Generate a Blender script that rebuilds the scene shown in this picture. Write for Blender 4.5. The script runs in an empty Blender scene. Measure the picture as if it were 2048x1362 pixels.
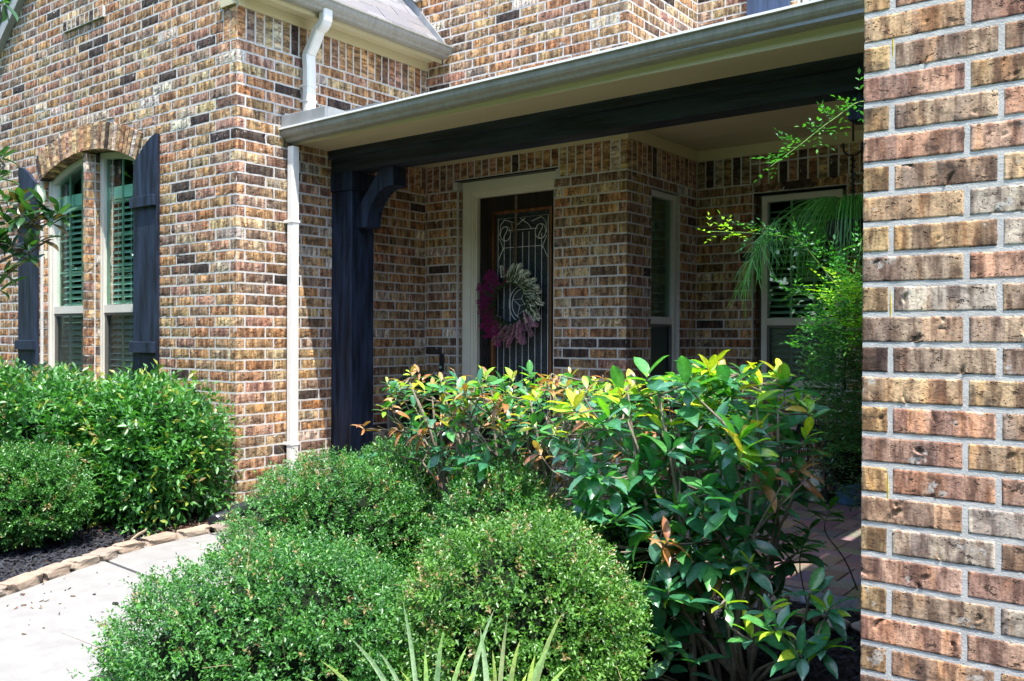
import bpy, math, random
import numpy as np
from mathutils import Vector, Matrix
random.seed(7)
RNG = np.random.default_rng(11)
SC = bpy.context.scene
COL = SC.collection
PI = math.pi

# ------------------------------------------------------------------ camera
CAM = np.array([5.202, -3.680, 1.202])
YAW, PIT, ROL, FPX = 0.6532, -0.0047, 0.0041, 1772.6
def _basis():
    cy, sy, cp, sp = math.cos(YAW), math.sin(YAW), math.cos(PIT), math.sin(PIT)
    f = np.array([-sy*cp, cy*cp, sp]); r = np.array([cy, sy, 0.]); u = np.cross(r, f)
    c, s = math.cos(ROL), math.sin(ROL)
    return c*r+s*u, -s*r+c*u, f
CR, CU, CF = _basis()
cam = bpy.data.objects.new('camera', bpy.data.cameras.new('camera'))
COL.objects.link(cam)
cam.matrix_world = Matrix(((CR[0], CU[0], -CF[0], CAM[0]), (CR[1], CU[1], -CF[1], CAM[1]), (CR[2], CU[2], -CF[2], CAM[2]), (0, 0, 0, 1)))
cam.data.sensor_width = 36
cam.data.lens = 36*FPX/2048
cam.data.clip_start = 0.05
cam.data.clip_end = 600
SC.camera = cam

# ------------------------------------------------------------------ light
SUN = Vector((0.34, -0.20, 1.0)).normalized()
el = math.asin(SUN.z)
az = math.atan2(SUN.x, SUN.y)            # clockwise from +Y
w = bpy.data.worlds.new('World'); SC.world = w; w.use_nodes = True
nt = w.node_tree; nt.nodes.clear()
sky = nt.nodes.new('ShaderNodeTexSky'); sky.sky_type = 'NISHITA'; sky.sun_disc = False
sky.sun_elevation = el; sky.sun_rotation = az
sky.air_density = 1.0; sky.dust_density = 1.0
bg = nt.nodes.new('ShaderNodeBackground'); bg.inputs[1].default_value = 0.15
out = nt.nodes.new('ShaderNodeOutputWorld')
nt.links.new(sky.outputs[0], bg.inputs[0]); nt.links.new(bg.outputs[0], out.inputs[0])
sl = bpy.data.lights.new('sun', 'SUN'); sl.energy = 2.4; sl.angle = math.radians(0.55); sl.color = (1.0, 0.955, 0.88)
so = bpy.data.objects.new('sun', sl); COL.objects.link(so)
so.rotation_euler = SUN.to_track_quat('Z', 'Y').to_euler()
so.location = (0, 0, 12)
SC.view_settings.view_transform = 'Standard'
SC.view_settings.look = 'None'
SC.view_settings.gamma = 1.0
SC.view_settings.use_curve_mapping = False
SC.view_settings.exposure = 2.16

# ------------------------------------------------------------------ helpers
def proj(p):
    d = np.asarray(p, float)-CAM; z = d@CF
    return 1024+FPX*(d@CR)/z, 681-FPX*(d@CU)/z, z
def ray(x, y): return CF+(x-1024)/FPX*CR-(y-681)/FPX*CU
def at(x, dist, z=0.):
    v = ray(x, 672).copy(); v[2] = 0; v /= v@CF
    p = CAM+v*dist; return (p[0], p[1], z)
def px(x, y, dist):
    return CAM+ray(x, y)*dist

class MB:
    """collects verts / faces / per-vertex colour and local vector; build() makes ONE mesh object"""
    def __init__(s): s.v = []; s.f = []; s.c = []; s.b = []; s.mi = []
    def add(s, vs, fs, col=(1, 1, 1), buv=None, mi=0):
        o = len(s.v)
        s.v.extend(tuple(p) for p in vs)
        s.f.extend(tuple(i+o for i in f) for f in fs)
        s.mi.extend([mi]*len(fs))
        if isinstance(col, np.ndarray) and col.ndim == 2: s.c.extend(map(tuple, col))
        else: s.c.extend([tuple(col[:3])]*len(vs))
        if buv is None: s.b.extend([tuple(p) for p in vs])
        else: s.b.extend([tuple(p) for p in buv])
    def box(s, x0, x1, y0, y1, z0, z1, col=(1, 1, 1), mi=0, bev=0.0):
        if bev > 0 and min(x1-x0, y1-y0, z1-z0) > 2.2*bev:
            b = bev
            vs = []; idx = {}
            for i, (X, sx) in enumerate(((x0, 1), (x1, -1))):
                for j, (Y, sy) in enumerate(((y0, 1), (y1, -1))):
                    for k, (Z, sz) in enumerate(((z0, 1), (z1, -1))):
                        idx[(i, j, k)] = len(vs)
                        vs += [(X, Y+sy*b, Z+sz*b), (X+sx*b, Y, Z+sz*b), (X+sx*b, Y+sy*b, Z)]
            g = lambda i, j, k, a: idx[(i, j, k)]+a
            fs = []
            for i in (0, 1):
                q = [g(i, 0, 0, 0), g(i, 1, 0, 0), g(i, 1, 1, 0), g(i, 0, 1, 0)]; fs.append(q if i else q[::-1])
            for j in (0, 1):
                q = [g(0, j, 0, 1), g(1, j, 0, 1), g(1, j, 1, 1), g(0, j, 1, 1)]; fs.append(q if not j else q[::-1])
            for k in (0, 1):
                q = [g(0, 0, k, 2), g(1, 0, k, 2), g(1, 1, k, 2), g(0, 1, k, 2)]; fs.append(q if k else q[::-1])
            for j in (0, 1):
                for k in (0, 1): fs.append([g(0, j, k, 1), g(1, j, k, 1), g(1, j, k, 2), g(0, j, k, 2)])
            for i in (0, 1):
                for k in (0, 1): fs.append([g(i, 0, k, 0), g(i, 1, k, 0), g(i, 1, k, 2), g(i, 0, k, 2)])
            for i in (0, 1):
                for j in (0, 1): fs.append([g(i, j, 0, 0), g(i, j, 1, 0), g(i, j, 1, 1), g(i, j, 0, 1)])
            for i in (0, 1):
                for j in (0, 1):
                    for k in (0, 1): fs.append([g(i, j, k, 0), g(i, j, k, 1), g(i, j, k, 2)])
            s.add(vs, fs, col, mi=mi); return
        vs = [(x0, y0, z0), (x1, y0, z0), (x1, y1, z0), (x0, y1, z0), (x0, y0, z1), (x1, y0, z1), (x1, y1, z1), (x0, y1, z1)]
        s.add(vs, [(3, 2, 1, 0), (4, 5, 6, 7), (0, 1, 5, 4), (1, 2, 6, 5), (2, 3, 7, 6), (3, 0, 4, 7)], col, mi=mi)
    def prism(s, prof, a, b, axis, col=(1, 1, 1), mi=0):
        """prof: polygon of 2D points in the two other axes (cyclic order), extruded from a to b along axis"""
        n = len(prof)
        def P(t, q):
            if axis == 'x': return (t, q[0], q[1])
            if axis == 'y': return (q[0], t, q[1])
            return (q[0], q[1], t)
        vs = [P(a, q) for q in prof]+[P(b, q) for q in prof]
        fs = [tuple(range(n))[::-1], tuple(range(n, 2*n))]+[(i, (i+1) % n, n+(i+1) % n, n+i) for i in range(n)]
        s.add(vs, fs, col, mi=mi)
    def tube(s, pts, rad, n=6, col=(1, 1, 1), cap=True, mi=0):
        pts = [Vector(p) for p in pts]; m = len(pts)
        rs = rad if hasattr(rad, '__len__') else [rad]*m
        vs = []; prev = None
        for i, p in enumerate(pts):
            d = (pts[min(i+1, m-1)]-pts[max(i-1, 0)])
            if d.length < 1e-9: d = Vector((0, 0, 1))
            d.normalize()
            if prev is None: a = d.orthogonal().normalized()
            else:
                a = prev-d*prev.dot(d)
                a = a.normalized() if a.length > 1e-6 else d.orthogonal().normalized()
            prev = a; b = d.cross(a)
            for k in range(n):
                t = 2*PI*k/n
                vs.append(p+(a*math.cos(t)+b*math.sin(t))*rs[i])
        fs = [(i*n+k, i*n+(k+1) % n, (i+1)*n+(k+1) % n, (i+1)*n+k) for i in range(m-1) for k in range(n)]
        if cap: fs += [tuple(range(n))[::-1], tuple(range((m-1)*n, m*n))]
        s.add(vs, fs, col, mi=mi)
    def rtube(s, pts, wx, wy, ax, col=(1, 1, 1)):
        """rectangular tube: half sizes wx along fixed axis ax, wy across"""
        pts = [Vector(p) for p in pts]; m = len(pts); vs = []; ax = Vector(ax)
        for i, p in enumerate(pts):
            d = (pts[min(i+1, m-1)]-pts[max(i-1, 0)]).normalized()
            b = d.cross(ax).normalized()
            for sx, sy in ((-1, -.75), (-.75, -1), (.75, -1), (1, -.75), (1, .75), (.75, 1), (-.75, 1), (-1, .75)):
                vs.append(p+ax*wx*sx+b*wy*sy)
        n = 8
        fs = [(i*n+k, i*n+(k+1) % n, (i+1)*n+(k+1) % n, (i+1)*n+k) for i in range(m-1) for k in range(n)]
        fs += [tuple(range(n))[::-1], tuple(range((m-1)*n, m*n))]
        s.add(vs, fs, col)
    def mesh(s, name):
        me = bpy.data.meshes.new(name)
        me.from_pydata(s.v, [], s.f)
        a = me.color_attributes.new('col', 'FLOAT_COLOR', 'POINT')
        c = np.ones((len(s.v), 4), np.float32); c[:, :3] = np.array(s.c, np.float32).reshape(-1, 3)
        a.data.foreach_set('color', c.ravel())
        b = me.attributes.new('buv', 'FLOAT_VECTOR', 'POINT')
        b.data.foreach_set('vector', np.array(s.b, np.float32).ravel())
        return me
    def build(s, name, mat, parent=None, smooth=False, kind=None, label=None, origin=None):
        me = s.mesh(name)
        if max(s.mi, default=0) > 0: me.polygons.foreach_set('material_index', s.mi)
        for m in (mat if isinstance(mat, (list, tuple)) else [mat]): me.materials.append(m)
        if smooth: me.polygons.foreach_set('use_smooth', [True]*len(me.polygons))
        fix_normals(me)
        return link(name, me, parent, kind, label)
def fix_normals(me):
    import bmesh
    bm = bmesh.new(); bm.from_mesh(me); bmesh.ops.recalc_face_normals(bm, faces=bm.faces); bm.to_mesh(me); bm.free()
def link(name, me, parent=None, kind=None, label=None):
    o = bpy.data.objects.new(name, me); COL.objects.link(o)
    if parent is not None: o.parent = parent
    if kind: o['kind'] = kind
    if label: o['label'] = label
    return o
def tag(o, label, cat, group=None, kind=None):
    o['label'] = label; o['category'] = cat
    if group: o['group'] = group
    if kind: o['kind'] = kind
    return o
def thing(name, loc, label, cat, group=None):
    o = bpy.data.objects.new(name, None); COL.objects.link(o); o.location = loc
    o.empty_display_size = 0.1
    return tag(o, label, cat, group)
def rebase(o):
    """parts are written in world coordinates: cancel the parent's transform"""
    p = o.parent
    if p is not None and p.parent is None: o.location = (-p.location[0], -p.location[1], -p.location[2])
    return o
def settle(root):
    for c in root.children:
        if not c.get('placed'): rebase(c)

# ------------------------------------------------------------------ materials
def mat_new(name):
    m = bpy.data.materials.new(name); m.use_nodes = True
    t = m.node_tree; t.nodes.clear()
    o = t.nodes.new('ShaderNodeOutputMaterial'); b = t.nodes.new('ShaderNodeBsdfPrincipled')
    t.links.new(b.outputs[0], o.inputs[0])
    return m, t, b, o
class NG:
    def __init__(s, t): s.t = t
    def n(s, typ, **kw):
        nd = s.t.nodes.new(typ)
        for k, v in kw.items():
            if k.startswith('i_'): s.set(nd, k[2:], v)
            else: setattr(nd, k, v)
        return nd
    def set(s, nd, key, v):
        key = int(key) if key.isdigit() else key.replace('_', ' ')
        if hasattr(v, 'is_linked') or isinstance(v, bpy.types.NodeSocket): s.t.links.new(v, nd.inputs[key])
        else: nd.inputs[key].default_value = v
    def l(s, a, b): s.t.links.new(a, b)
    def mapping(s, vec, scale, loc=(0, 0, 0)):
        m = s.n('ShaderNodeMapping'); s.l(vec, m.inputs[0]); m.inputs['Scale'].default_value = scale; m.inputs['Location'].default_value = loc
        return m.outputs[0]
    def noise(s, vec, scale, detail=3, rough=.55):
        m = s.n('ShaderNodeTexNoise'); s.l(vec, m.inputs['Vector']); m.inputs['Scale'].default_value = scale
        m.inputs['Detail'].default_value = detail; m.inputs['Roughness'].default_value = rough
        return m.outputs[0]
    def vor(s, vec, scale, rand=1.0):
        m = s.n('ShaderNodeTexVoronoi'); s.l(vec, m.inputs['Vector']); m.inputs['Scale'].default_value = scale
        m.inputs['Randomness'].default_value = rand
        return m.outputs['Distance']
    def ramp(s, fac, a, b, va=0., vb=1.):
        m = s.n('ShaderNodeMapRange'); s.l(fac, m.inputs[0])
        m.inputs[1].default_value = a; m.inputs[2].default_value = b; m.inputs[3].default_value = va; m.inputs[4].default_value = vb
        m.interpolation_type = 'SMOOTHSTEP'
        return m.outputs[0]
    def mix(s, fac, a, b, blend='MIX'):
        m = s.n('ShaderNodeMix'); m.data_type = 'RGBA'; m.blend_type = blend
        for inp, v in ((m.inputs[0], fac), (m.inputs[6], a), (m.inputs[7], b)):
            if isinstance(v, bpy.types.NodeSocket): s.l(v, inp)
            elif isinstance(v, (int, float)): inp.default_value = v
            else: inp.default_value = (*v[:3], 1)
        return m.outputs[2]
    def math(s, op, a, b=0.0):
        m = s.n('ShaderNodeMath'); m.operation = op
        for i, v in enumerate((a, b)):
            if isinstance(v, bpy.types.NodeSocket): s.l(v, m.inputs[i])
            else: m.inputs[i].default_value = v
        return m.outputs[0]
    def bump(s, h, strength, dist, normal=None):
        m = s.n('ShaderNodeBump'); s.l(h, m.inputs['Height']); m.inputs['Strength'].default_value = strength; m.inputs['Distance'].default_value = dist
        if normal is not None: s.l(normal, m.inputs['Normal'])
        return m.outputs[0]

def brick_material(name, near=False):
    m, t, b, o = mat_new(name); g = NG(t)
    col = g.n('ShaderNodeAttribute', attribute_name='col').outputs['Color']
    uv = g.n('ShaderNodeAttribute', attribute_name='buv').outputs['Vector']
    streak = g.noise(g.mapping(uv, (34, 7, 1)), 1.0, 3, .6)
    blot = g.noise(g.mapping(uv, (9, 14, 1), (3, 1, 0)), 1.0, 3, .6)
    fine = g.noise(g.mapping(uv, (120, 120, 1)), 1.0, 3, .6)
    c = g.mix(g.ramp(streak, .38, .62), g.mix(1.0, col, (.50, .43, .40), 'MULTIPLY'), g.mix(1.0, col, (1.38, 1.34, 1.25), 'MULTIPLY'))
    sp = g.n('ShaderNodeSeparateXYZ'); g.l(uv, sp.inputs[0])
    vb = g.n('ShaderNodeTexVoronoi'); vb.voronoi_dimensions = '1D'; vb.inputs['Scale'].default_value = 19 if near else 24; g.l(sp.outputs[0], vb.inputs['W'])
    sb = g.n('ShaderNodeSeparateColor'); g.l(vb.outputs['Color'], sb.inputs[0])
    c = g.mix(g.ramp(sb.outputs[0], .0, 1.0), g.mix(1.0, c, (.72, .70, .74), 'MULTIPLY'), g.mix(1.0, c, (1.22, 1.20, 1.12), 'MULTIPLY'))
    c = g.mix(g.ramp(sb.outputs[1], .6, .9, 0, .5), c, g.mix(1.0, c, (1.12, .90, .80), 'MULTIPLY'))
    # ochre / rust drift and burnt patches
    c = g.mix(g.ramp(g.noise(g.mapping(uv, (22, 5, 1), (9, 4, 0)), 1.0, 2), .5, .72, 0, .55), c, g.mix(1.0, c, (1.22, .95, .60), 'MULTIPLY'))
    c = g.mix(g.ramp(blot, .56, .74, 0, .8), c, (.055, .04, .033))
    c = g.mix(g.ramp(g.noise(g.mapping(uv, (11, 11, 1), (30, 4, 0)), 1.0, 4, .7), .62, .68, 0, .75), c, (.66, .61, .54))
    pits = g.vor(g.mapping(uv, (130, 130, 1)), 1.0)
    pm = g.math('MULTIPLY', g.ramp(pits, .12, .28, 1, 0), g.ramp(fine, .45, .55))
    c = g.mix(g.math('MULTIPLY', pm, .92), c, (.03, .022, .018))
    c = g.mix(g.ramp(fine, .35, .68, 0, .6), c, g.mix(1.0, c, (.52, .50, .50), 'MULTIPLY'))
    # crescent shaped tool marks; dark fill paints shade into the recesses
    wv = g.n('ShaderNodeVectorMath', operation='ADD')
    g.l(uv, wv.inputs[0]); nz = g.n('ShaderNodeTexNoise'); g.l(g.mapping(uv, (14, 14, 1)), nz.inputs['Vector']); nz.inputs['Scale'].default_value = 1
    sc = g.n('ShaderNodeVectorMath', operation='SCALE'); g.l(nz.outputs['Color'], sc.inputs[0]); sc.inputs[3].default_value = .035
    g.l(sc.outputs[0], wv.inputs[1])
    v = g.vor(g.mapping(wv.outputs[0], (15, 15, 1)), 1.0)
    ring = g.math('MULTIPLY', g.ramp(v, .20, .27), g.ramp(v, .27, .34, 1, 0))
    sel = g.ramp(g.noise(g.mapping(uv, (17, 21, 1), (5, 9, 0)), 1.0, 1), .48, .54)
    gou = g.math('MULTIPLY', ring, sel)
    if not near:
        ch2 = g.ramp(g.noise(g.mapping(uv, (24, 48, 1), (2, 7, 0)), 1.0, 3, .7), .60, .66)
        gou = g.math('MAXIMUM', g.math('MULTIPLY', gou, .55), ch2)
    if near: gou = g.math('MULTIPLY', gou, .05)
    c = g.mix(g.math('MULTIPLY', gou, .85), c, (.03, .022, .018))
    pos = g.n('ShaderNodeNewGeometry').outputs['Position']
    c = g.mix(g.ramp(g.noise(g.mapping(pos, (3.2, 3.2, .55)), 1.0, 4, .65), .38, .68, 0, .45), c, g.mix(1.0, c, (.66, .64, .62), 'MULTIPLY'))
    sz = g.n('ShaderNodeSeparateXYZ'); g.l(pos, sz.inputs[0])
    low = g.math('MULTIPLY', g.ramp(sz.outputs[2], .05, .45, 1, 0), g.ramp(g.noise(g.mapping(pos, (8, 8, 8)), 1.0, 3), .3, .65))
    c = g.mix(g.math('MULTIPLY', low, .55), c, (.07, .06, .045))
    g.l(c, b.inputs['Base Color'])
    b.inputs['Roughness'].default_value = .86
    b.inputs['Specular IOR Level'].default_value = .3
    if near:
        ch = g.ramp(g.noise(g.mapping(uv, (26, 38, 1), (2, 7, 0)), 1.0, 4, .75), .585, .65)
        c = g.mix(g.math('MULTIPLY', ch, .8), c, (.04, .028, .02)); g.l(c, b.inputs['Base Color']); gou = g.math('MAXIMUM', gou, ch)
    h = g.math('SUBTRACT', g.math('ADD', g.math('MULTIPLY', streak, .5), g.math('MULTIPLY', fine, .28)), g.math('ADD', g.math('MULTIPLY', gou, 1.0), g.math('MULTIPLY', pm, .3)))
    g.l(g.bump(h, 1.0, .008 if not near else .0045), b.inputs['Normal'])
    return m

def simple(name, col, rough=.6, noise_scale=40, amt=.25, bump=.0, bscale=200, spec=.4, metal=0, stretch=(1, 1, 1), attr=False, dirt=None):
    m, t, b, o = mat_new(name); g = NG(t)
    pos = g.n('ShaderNodeNewGeometry').outputs['Position']
    mp = g.mapping(pos, stretch)
    n1 = g.noise(mp, noise_scale, 4, .6)
    base = g.n('ShaderNodeAttribute', attribute_name='col').outputs['Color'] if attr else None
    lo = tuple(x*(1-amt) for x in col); hi = tuple(min(1, x*(1+amt)) for x in col)
    c = g.mix(g.ramp(n1, .3, .7), lo, hi)
    if attr: c = g.mix(1.0, c, base, 'MULTIPLY')
    if dirt: c = g.mix(g.ramp(g.noise(mp, noise_scale*.13+1.5, 5, .65), .5, .75, 0, dirt[1]), c, dirt[0])
    g.l(c, b.inputs['Base Color'])
    b.inputs['Roughness'].default_value = rough; b.inputs['Specular IOR Level'].default_value = spec; b.inputs['Metallic'].default_value = metal
    if bump: g.l(g.bump(g.noise(mp, bscale, 4, .6), 1.0, bump), b.inputs['Normal'])
    return m

def leaf_material(name, rough=.38, trans=.35, tcol=(1.0, 1.1, .35), spec=.5):
    m, t, b, o = mat_new(name); g = NG(t)
    col = g.n('ShaderNodeAttribute', attribute_name='col').outputs['Color']
    pos = g.n('ShaderNodeNewGeometry').outputs['Position']
    c = g.mix(g.ramp(g.noise(pos, 90, 2), .3, .7), g.mix(1.0, col, (.8, .82, .8), 'MULTIPLY'), g.mix(1.0, col, (1.15, 1.12, 1.1), 'MULTIPLY'))
    g.l(c, b.inputs['Base Color'])
    b.inputs['Roughness'].default_value = rough; b.inputs['Specular IOR Level'].default_value = spec
    tr = g.n('ShaderNodeBsdfTranslucent'); g.l(g.mix(1.0, c, tuple(x*1.6 for x in tcol), 'MULTIPLY'), tr.inputs[0])
    mx = g.n('ShaderNodeMixShader'); mx.inputs[0].default_value = trans
    g.l(b.outputs[0], mx.inputs[1]); g.l(tr.outputs[0], mx.inputs[2]); g.l(mx.outputs[0], o.inputs[0])
    return m

M = {}
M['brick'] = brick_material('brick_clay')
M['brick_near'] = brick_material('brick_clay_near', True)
M['mortar'] = simple('mortar', (.54, .52, .485), .95, 30, .12, .0016, 200, .2, dirt=((.42, .40, .37), .5))
M['paver'] = simple('paver_clay', (1, 1, 1), .8, 60, .3, .002, 220, .3, attr=True)
M['navy'] = simple('navy_painted_timber', (.0125, .020, .038), .58, 22, .75, .0035, 70, .25, stretch=(1, 1, .10), dirt=((.045, .052, .065), .4))
M['navy_h'] = simple('navy_painted_beam', (.0135, .0200, .0290), .55, 20, .7, .0035, 70, .3, stretch=(.10, 1, 1), dirt=((.04, .045, .05), .3))
M['trim'] = simple('beige_trim_paint', (.54, .475, .29), .5, 3, .06, .0006, 60, .4, stretch=(.3, .3, 1))
M['soffit'] = simple('beige_soffit_paint', (.50, .43, .27), .55, 3, .08, .0005, 30, .35, stretch=(.2, 1, 1))
M['gutter'] = simple('gutter_metal_paint', (.27, .26, .225), .35, 40, .12, .0, 30, .5, stretch=(1.5, 1.5, .08), dirt=((.16, .14, .11), .45))
M['spout'] = simple('downspout_white', (.74, .72, .68), .38, 20, .05, .0, 30, .5, stretch=(1, 1, .2), dirt=((.42, .39, .34), .35))
M['flash'] = simple('grey_flashing', (.26, .27, .27), .45, 8, .15, 0, 30, .5)
M['shingle'] = simple('asphalt_shingle', (1, 1, 1), .9, 160, .35, .002, 300, .3, attr=True)
M['frame'] = simple('window_frame_vinyl', (.60, .57, .50), .4, 3, .05, 0, 30, .5)
M['screen_frame'] = simple('bronze_screen_frame', (.10, .095, .085), .45, 3, .05)
M['blind'] = simple('blind_slats', (.88, .90, .86), .5, 3, .04)
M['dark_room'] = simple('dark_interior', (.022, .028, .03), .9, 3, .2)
M['wood_dark'] = simple('door_dark_stain', (.018, .012, .010), .4, 20, .5, .0008, 60, .45, stretch=(1, 1, .08))
M['wood_warm'] = simple('door_warm_stain', (.15, .060, .022), .4, 26, .6, .0008, 60, .45, stretch=(1, 1, .08), dirt=((.03, .015, .01), .6))
M['came'] = simple('lead_came', (.75, .75, .74), .4, 3, .05, metal=.2)
M['black_metal'] = simple('black_metal', (.012, .012, .013), .4, 10, .2)
M['concrete'] = simple('concrete', (.235, .226, .21), .9, 9, .10, .0016, 260, .25, dirt=((.21, .20, .18), .25))
_m = M['concrete'].node_tree; _g = NG(_m); _b = [q for q in _m.nodes if q.type == 'BSDF_PRINCIPLED'][0]
_src = _b.inputs['Base Color'].links[0].from_socket; _p = _g.n('ShaderNodeNewGeometry').outputs['Position']
_c = _g.mix(_g.ramp(_g.noise(_p, 260, 3, .7), .52, .66, 0, .55), _src, (.13, .12, .11))
_c = _g.mix(_g.ramp(_g.noise(_p, 420, 2, .6), .58, .66, 0, .5), _c, (.36, .35, .33))
_c = _g.mix(_g.ramp(_g.noise(_g.mapping(_p, (1, 1, 1), (3, 3, 3)), 2.2, 6, .7), .52, .66, 0, .15), _c, (.17, .16, .145))
_g.l(_c, _b.inputs['Base Color'])
M['soil'] = simple('soil', (.035, .028, .024), .95, 20, .4, .01, 60, .2)
M['mulch'] = simple('black_mulch', (1, 1, 1), .75, 120, .35, .002, 300, .35, attr=True)
M['stone'] = simple('limestone', (1, 1, 1), .9, 22, .25, .004, 90, .25, attr=True)
M['bark'] = simple('bark', (1, 1, 1), .9, 60, .3, .002, 150, .2, attr=True)
M['leaf'] = leaf_material('leaf_small', .40, .28, (.85, 1.15, .32), .6)
M['leaf_big'] = leaf_material('leaf_glossy', .25, .30, (.9, 1.2, .3), .75)
M['blossom'] = leaf_material('blossom', .7, .3, (1, 1, 1), .2)
M['lawn'] = simple('lawn', (.045, .11, .022), .95, 3, .3, .02, 60, .2)
M['blue_glaze'] = simple('blue_glaze', (.05, .12, .20), .25, 10, .2)
M['wax'] = simple('candle_wax', (.75, .70, .55), .5, 5, .03)
M['black_plastic'] = simple('black_plastic', (.02, .022, .028), .35, 10, .2)
M['grey_plastic'] = simple('grey_plastic', (.30, .31, .32), .5, 10, .1)
M['yellow_paint'] = simple('yellow_paint', (.55, .38, .02), .6, 30, .2)
M['ribbon'] = simple('ribbon', (.16, .11, .085), .7, 30, .2)

def glass_material(name, tint=(.62, .92, .80), rough=.0, mixr=.12):
    m, t, b, o = mat_new(name); g = NG(t)
    tr = g.n('ShaderNodeBsdfTransparent'); tr.inputs[0].default_value = (*tint, 1)
    gl = g.n('ShaderNodeBsdfGlossy'); gl.inputs['Roughness'].default_value = rough; gl.inputs[0].default_value = (.85, .95, .9, 1)
    fr = g.n('ShaderNodeFresnel'); fr.inputs[0].default_value = 1.52
    f2 = g.math('ADD', g.math('MULTIPLY', fr.outputs[0], .8), mixr-.10)
    mx = g.n('ShaderNodeMixShader'); g.l(f2, mx.inputs[0]); g.l(tr.outputs[0], mx.inputs[1]); g.l(gl.outputs[0], mx.inputs[2])
    g.l(mx.outputs[0], o.inputs[0]); t.nodes.remove(b)
    return m
M['glass'] = glass_material('window_glass')
M['glass_clear'] = glass_material('porch_window_glass', (.80, .93, .88))
M['glass_screen'] = glass_material('screened_glass', (.42, .52, .56), .35, .14)
def door_glass():
    m, t, b, o = mat_new('textured_door_glass'); g = NG(t)
    pos = g.n('ShaderNodeNewGeometry').outputs['Position']
    b.inputs['Base Color'].default_value = (.02, .028, .032, 1); b.inputs['Roughness'].default_value = .12
    b.inputs['Specular IOR Level'].default_value = .35
    g.l(g.bump(g.vor(pos, 90), 1.0, .006), b.inputs['Normal'])
    return m
M['door_glass'] = door_glass()

# ------------------------------------------------------------------ bricks
H = 0.0762; MOD = 0.243; JT = 0.0080; HDR = 0.0714
PAL = [((.44, .31, .18), 26), ((.46, .30, .165), 20), ((.44, .275, .20), 19), ((.42, .24, .13), 10), ((.36, .28, .21), 13),
       ((.085, .066, .058), 7), ((.26, .18, .125), 7), ((.64, .59, .51), 5), ((.50, .41, .26), 12)]
PW = [p[1] for p in PAL]
def brick_col(rnd):
    c = rnd.choices(PAL, PW)[0][0]; k = rnd.uniform(.82, 1.18)
    return (c[0]*k*rnd.uniform(.94, 1.06), c[1]*k, c[2]*k*rnd.uniform(.9, 1.1))
def brick_geo(mb, x0, x1, y0, y1, z0, z1, seed, col, n=(6, 2, 3), vert=False, gouges=None, front=None, rough=.0010):
    """a brick as a gridded box with worn, slightly wavy faces; n = cells along x, y, z"""
    rnd = random.Random(seed)
    nx, ny, nz = n
    cx, cy, cz = (x0+x1)/2, (y0+y1)/2, (z0+z1)/2
    hx, hy, hz = (x1-x0)/2, (y1-y0)/2, (z1-z0)/2
    idx = {}; pts = []
    def V(i, j, k):
        key = (i, j, k)
        if key in idx: return idx[key]
        idx[key] = len(pts); pts.append(key); return idx[key]
    fs = []
    def face(a, na, b, nb, c, cv, flip):
        for p in range(na):
            for q in range(nb):
                qd = []
                for dp, dq in ((0, 0), (1, 0), (1, 1), (0, 1)):
                    t = [0, 0, 0]; t[a] = p+dp; t[b] = q+dq; t[c] = cv
                    qd.append(V(*t))
                fs.append(tuple(qd[::-1] if flip else qd))
    face(0, nx, 2, nz, 1, 0, False); face(0, nx, 2, nz, 1, ny, True)
    face(1, ny, 2, nz, 0, nx, False); face(1, ny, 2, nz, 0, 0, True)
    face(0, nx, 1, ny, 2, nz, False); face(0, nx, 1, ny, 2, 0, True)
    K = np.array(pts, float)
    T = np.stack([K[:, 0]/nx, K[:, 1]/ny, K[:, 2]/nz], 1)*2-1
    P = np.array([cx, cy, cz])+T*np.array([hx, hy, hz])
    ext = (np.abs(T) > .999)
    ne = ext.sum(1)
    ph = [rnd.uniform(0, 6.28) for _ in range(6)]
    nzv = np.sin(P[:, 0]*61+P[:, 1]*53+ph[0])*np.sin(P[:, 2]*97+ph[1])+.6*np.sin(P[:, 0]*143+P[:, 1]*131+ph[2])*np.sin(P[:, 2]*171+ph[3])
    rj = np.array([rnd.gauss(0, 1) for _ in range(len(P))])
    disp = nzv*rough+rj*rough*.35*(1 if max(n) < 20 else .35)
    inward = np.where(ne >= 2, .0016+.0012*np.abs(rj)*(.6 if max(n) < 20 else .5), 0)
    P = P-np.sign(T)*ext*(inward-disp)[:, None]
    if gouges:
        U = P[:, 0]; Vv = P[:, 2]
        fr = T[:, 1] < -.999
        for (gx, gz, r, a0, aw, dep, wd) in gouges:
            dx, dz = U-gx, Vv-gz
            rr = np.hypot(dx, dz); an = np.arctan2(dz, dx)
            da = np.abs((an-a0+PI) % (2*PI)-PI)
            m = np.exp(-((rr-r)/wd)**2)*np.clip((aw-da)/.5, 0, 1)
            lip = np.exp(-((rr-r-wd*1.7)/wd)**2)*np.clip((aw-da)/.5, 0, 1)*.35
            P[:, 1] += np.where(fr, (m-lip)*dep, 0)
    s = seed % 977
    if vert: buv = np.stack([P[:, 2]+s*1.7, (P[:, 0]+P[:, 1])+s*.9, 0*P[:, 0]], 1)
    else: buv = np.stack([P[:, 0]+P[:, 1]+s*1.7, P[:, 2]+s*.9, 0*P[:, 0]], 1)
    mb.add(P, fs, col, buv)

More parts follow.
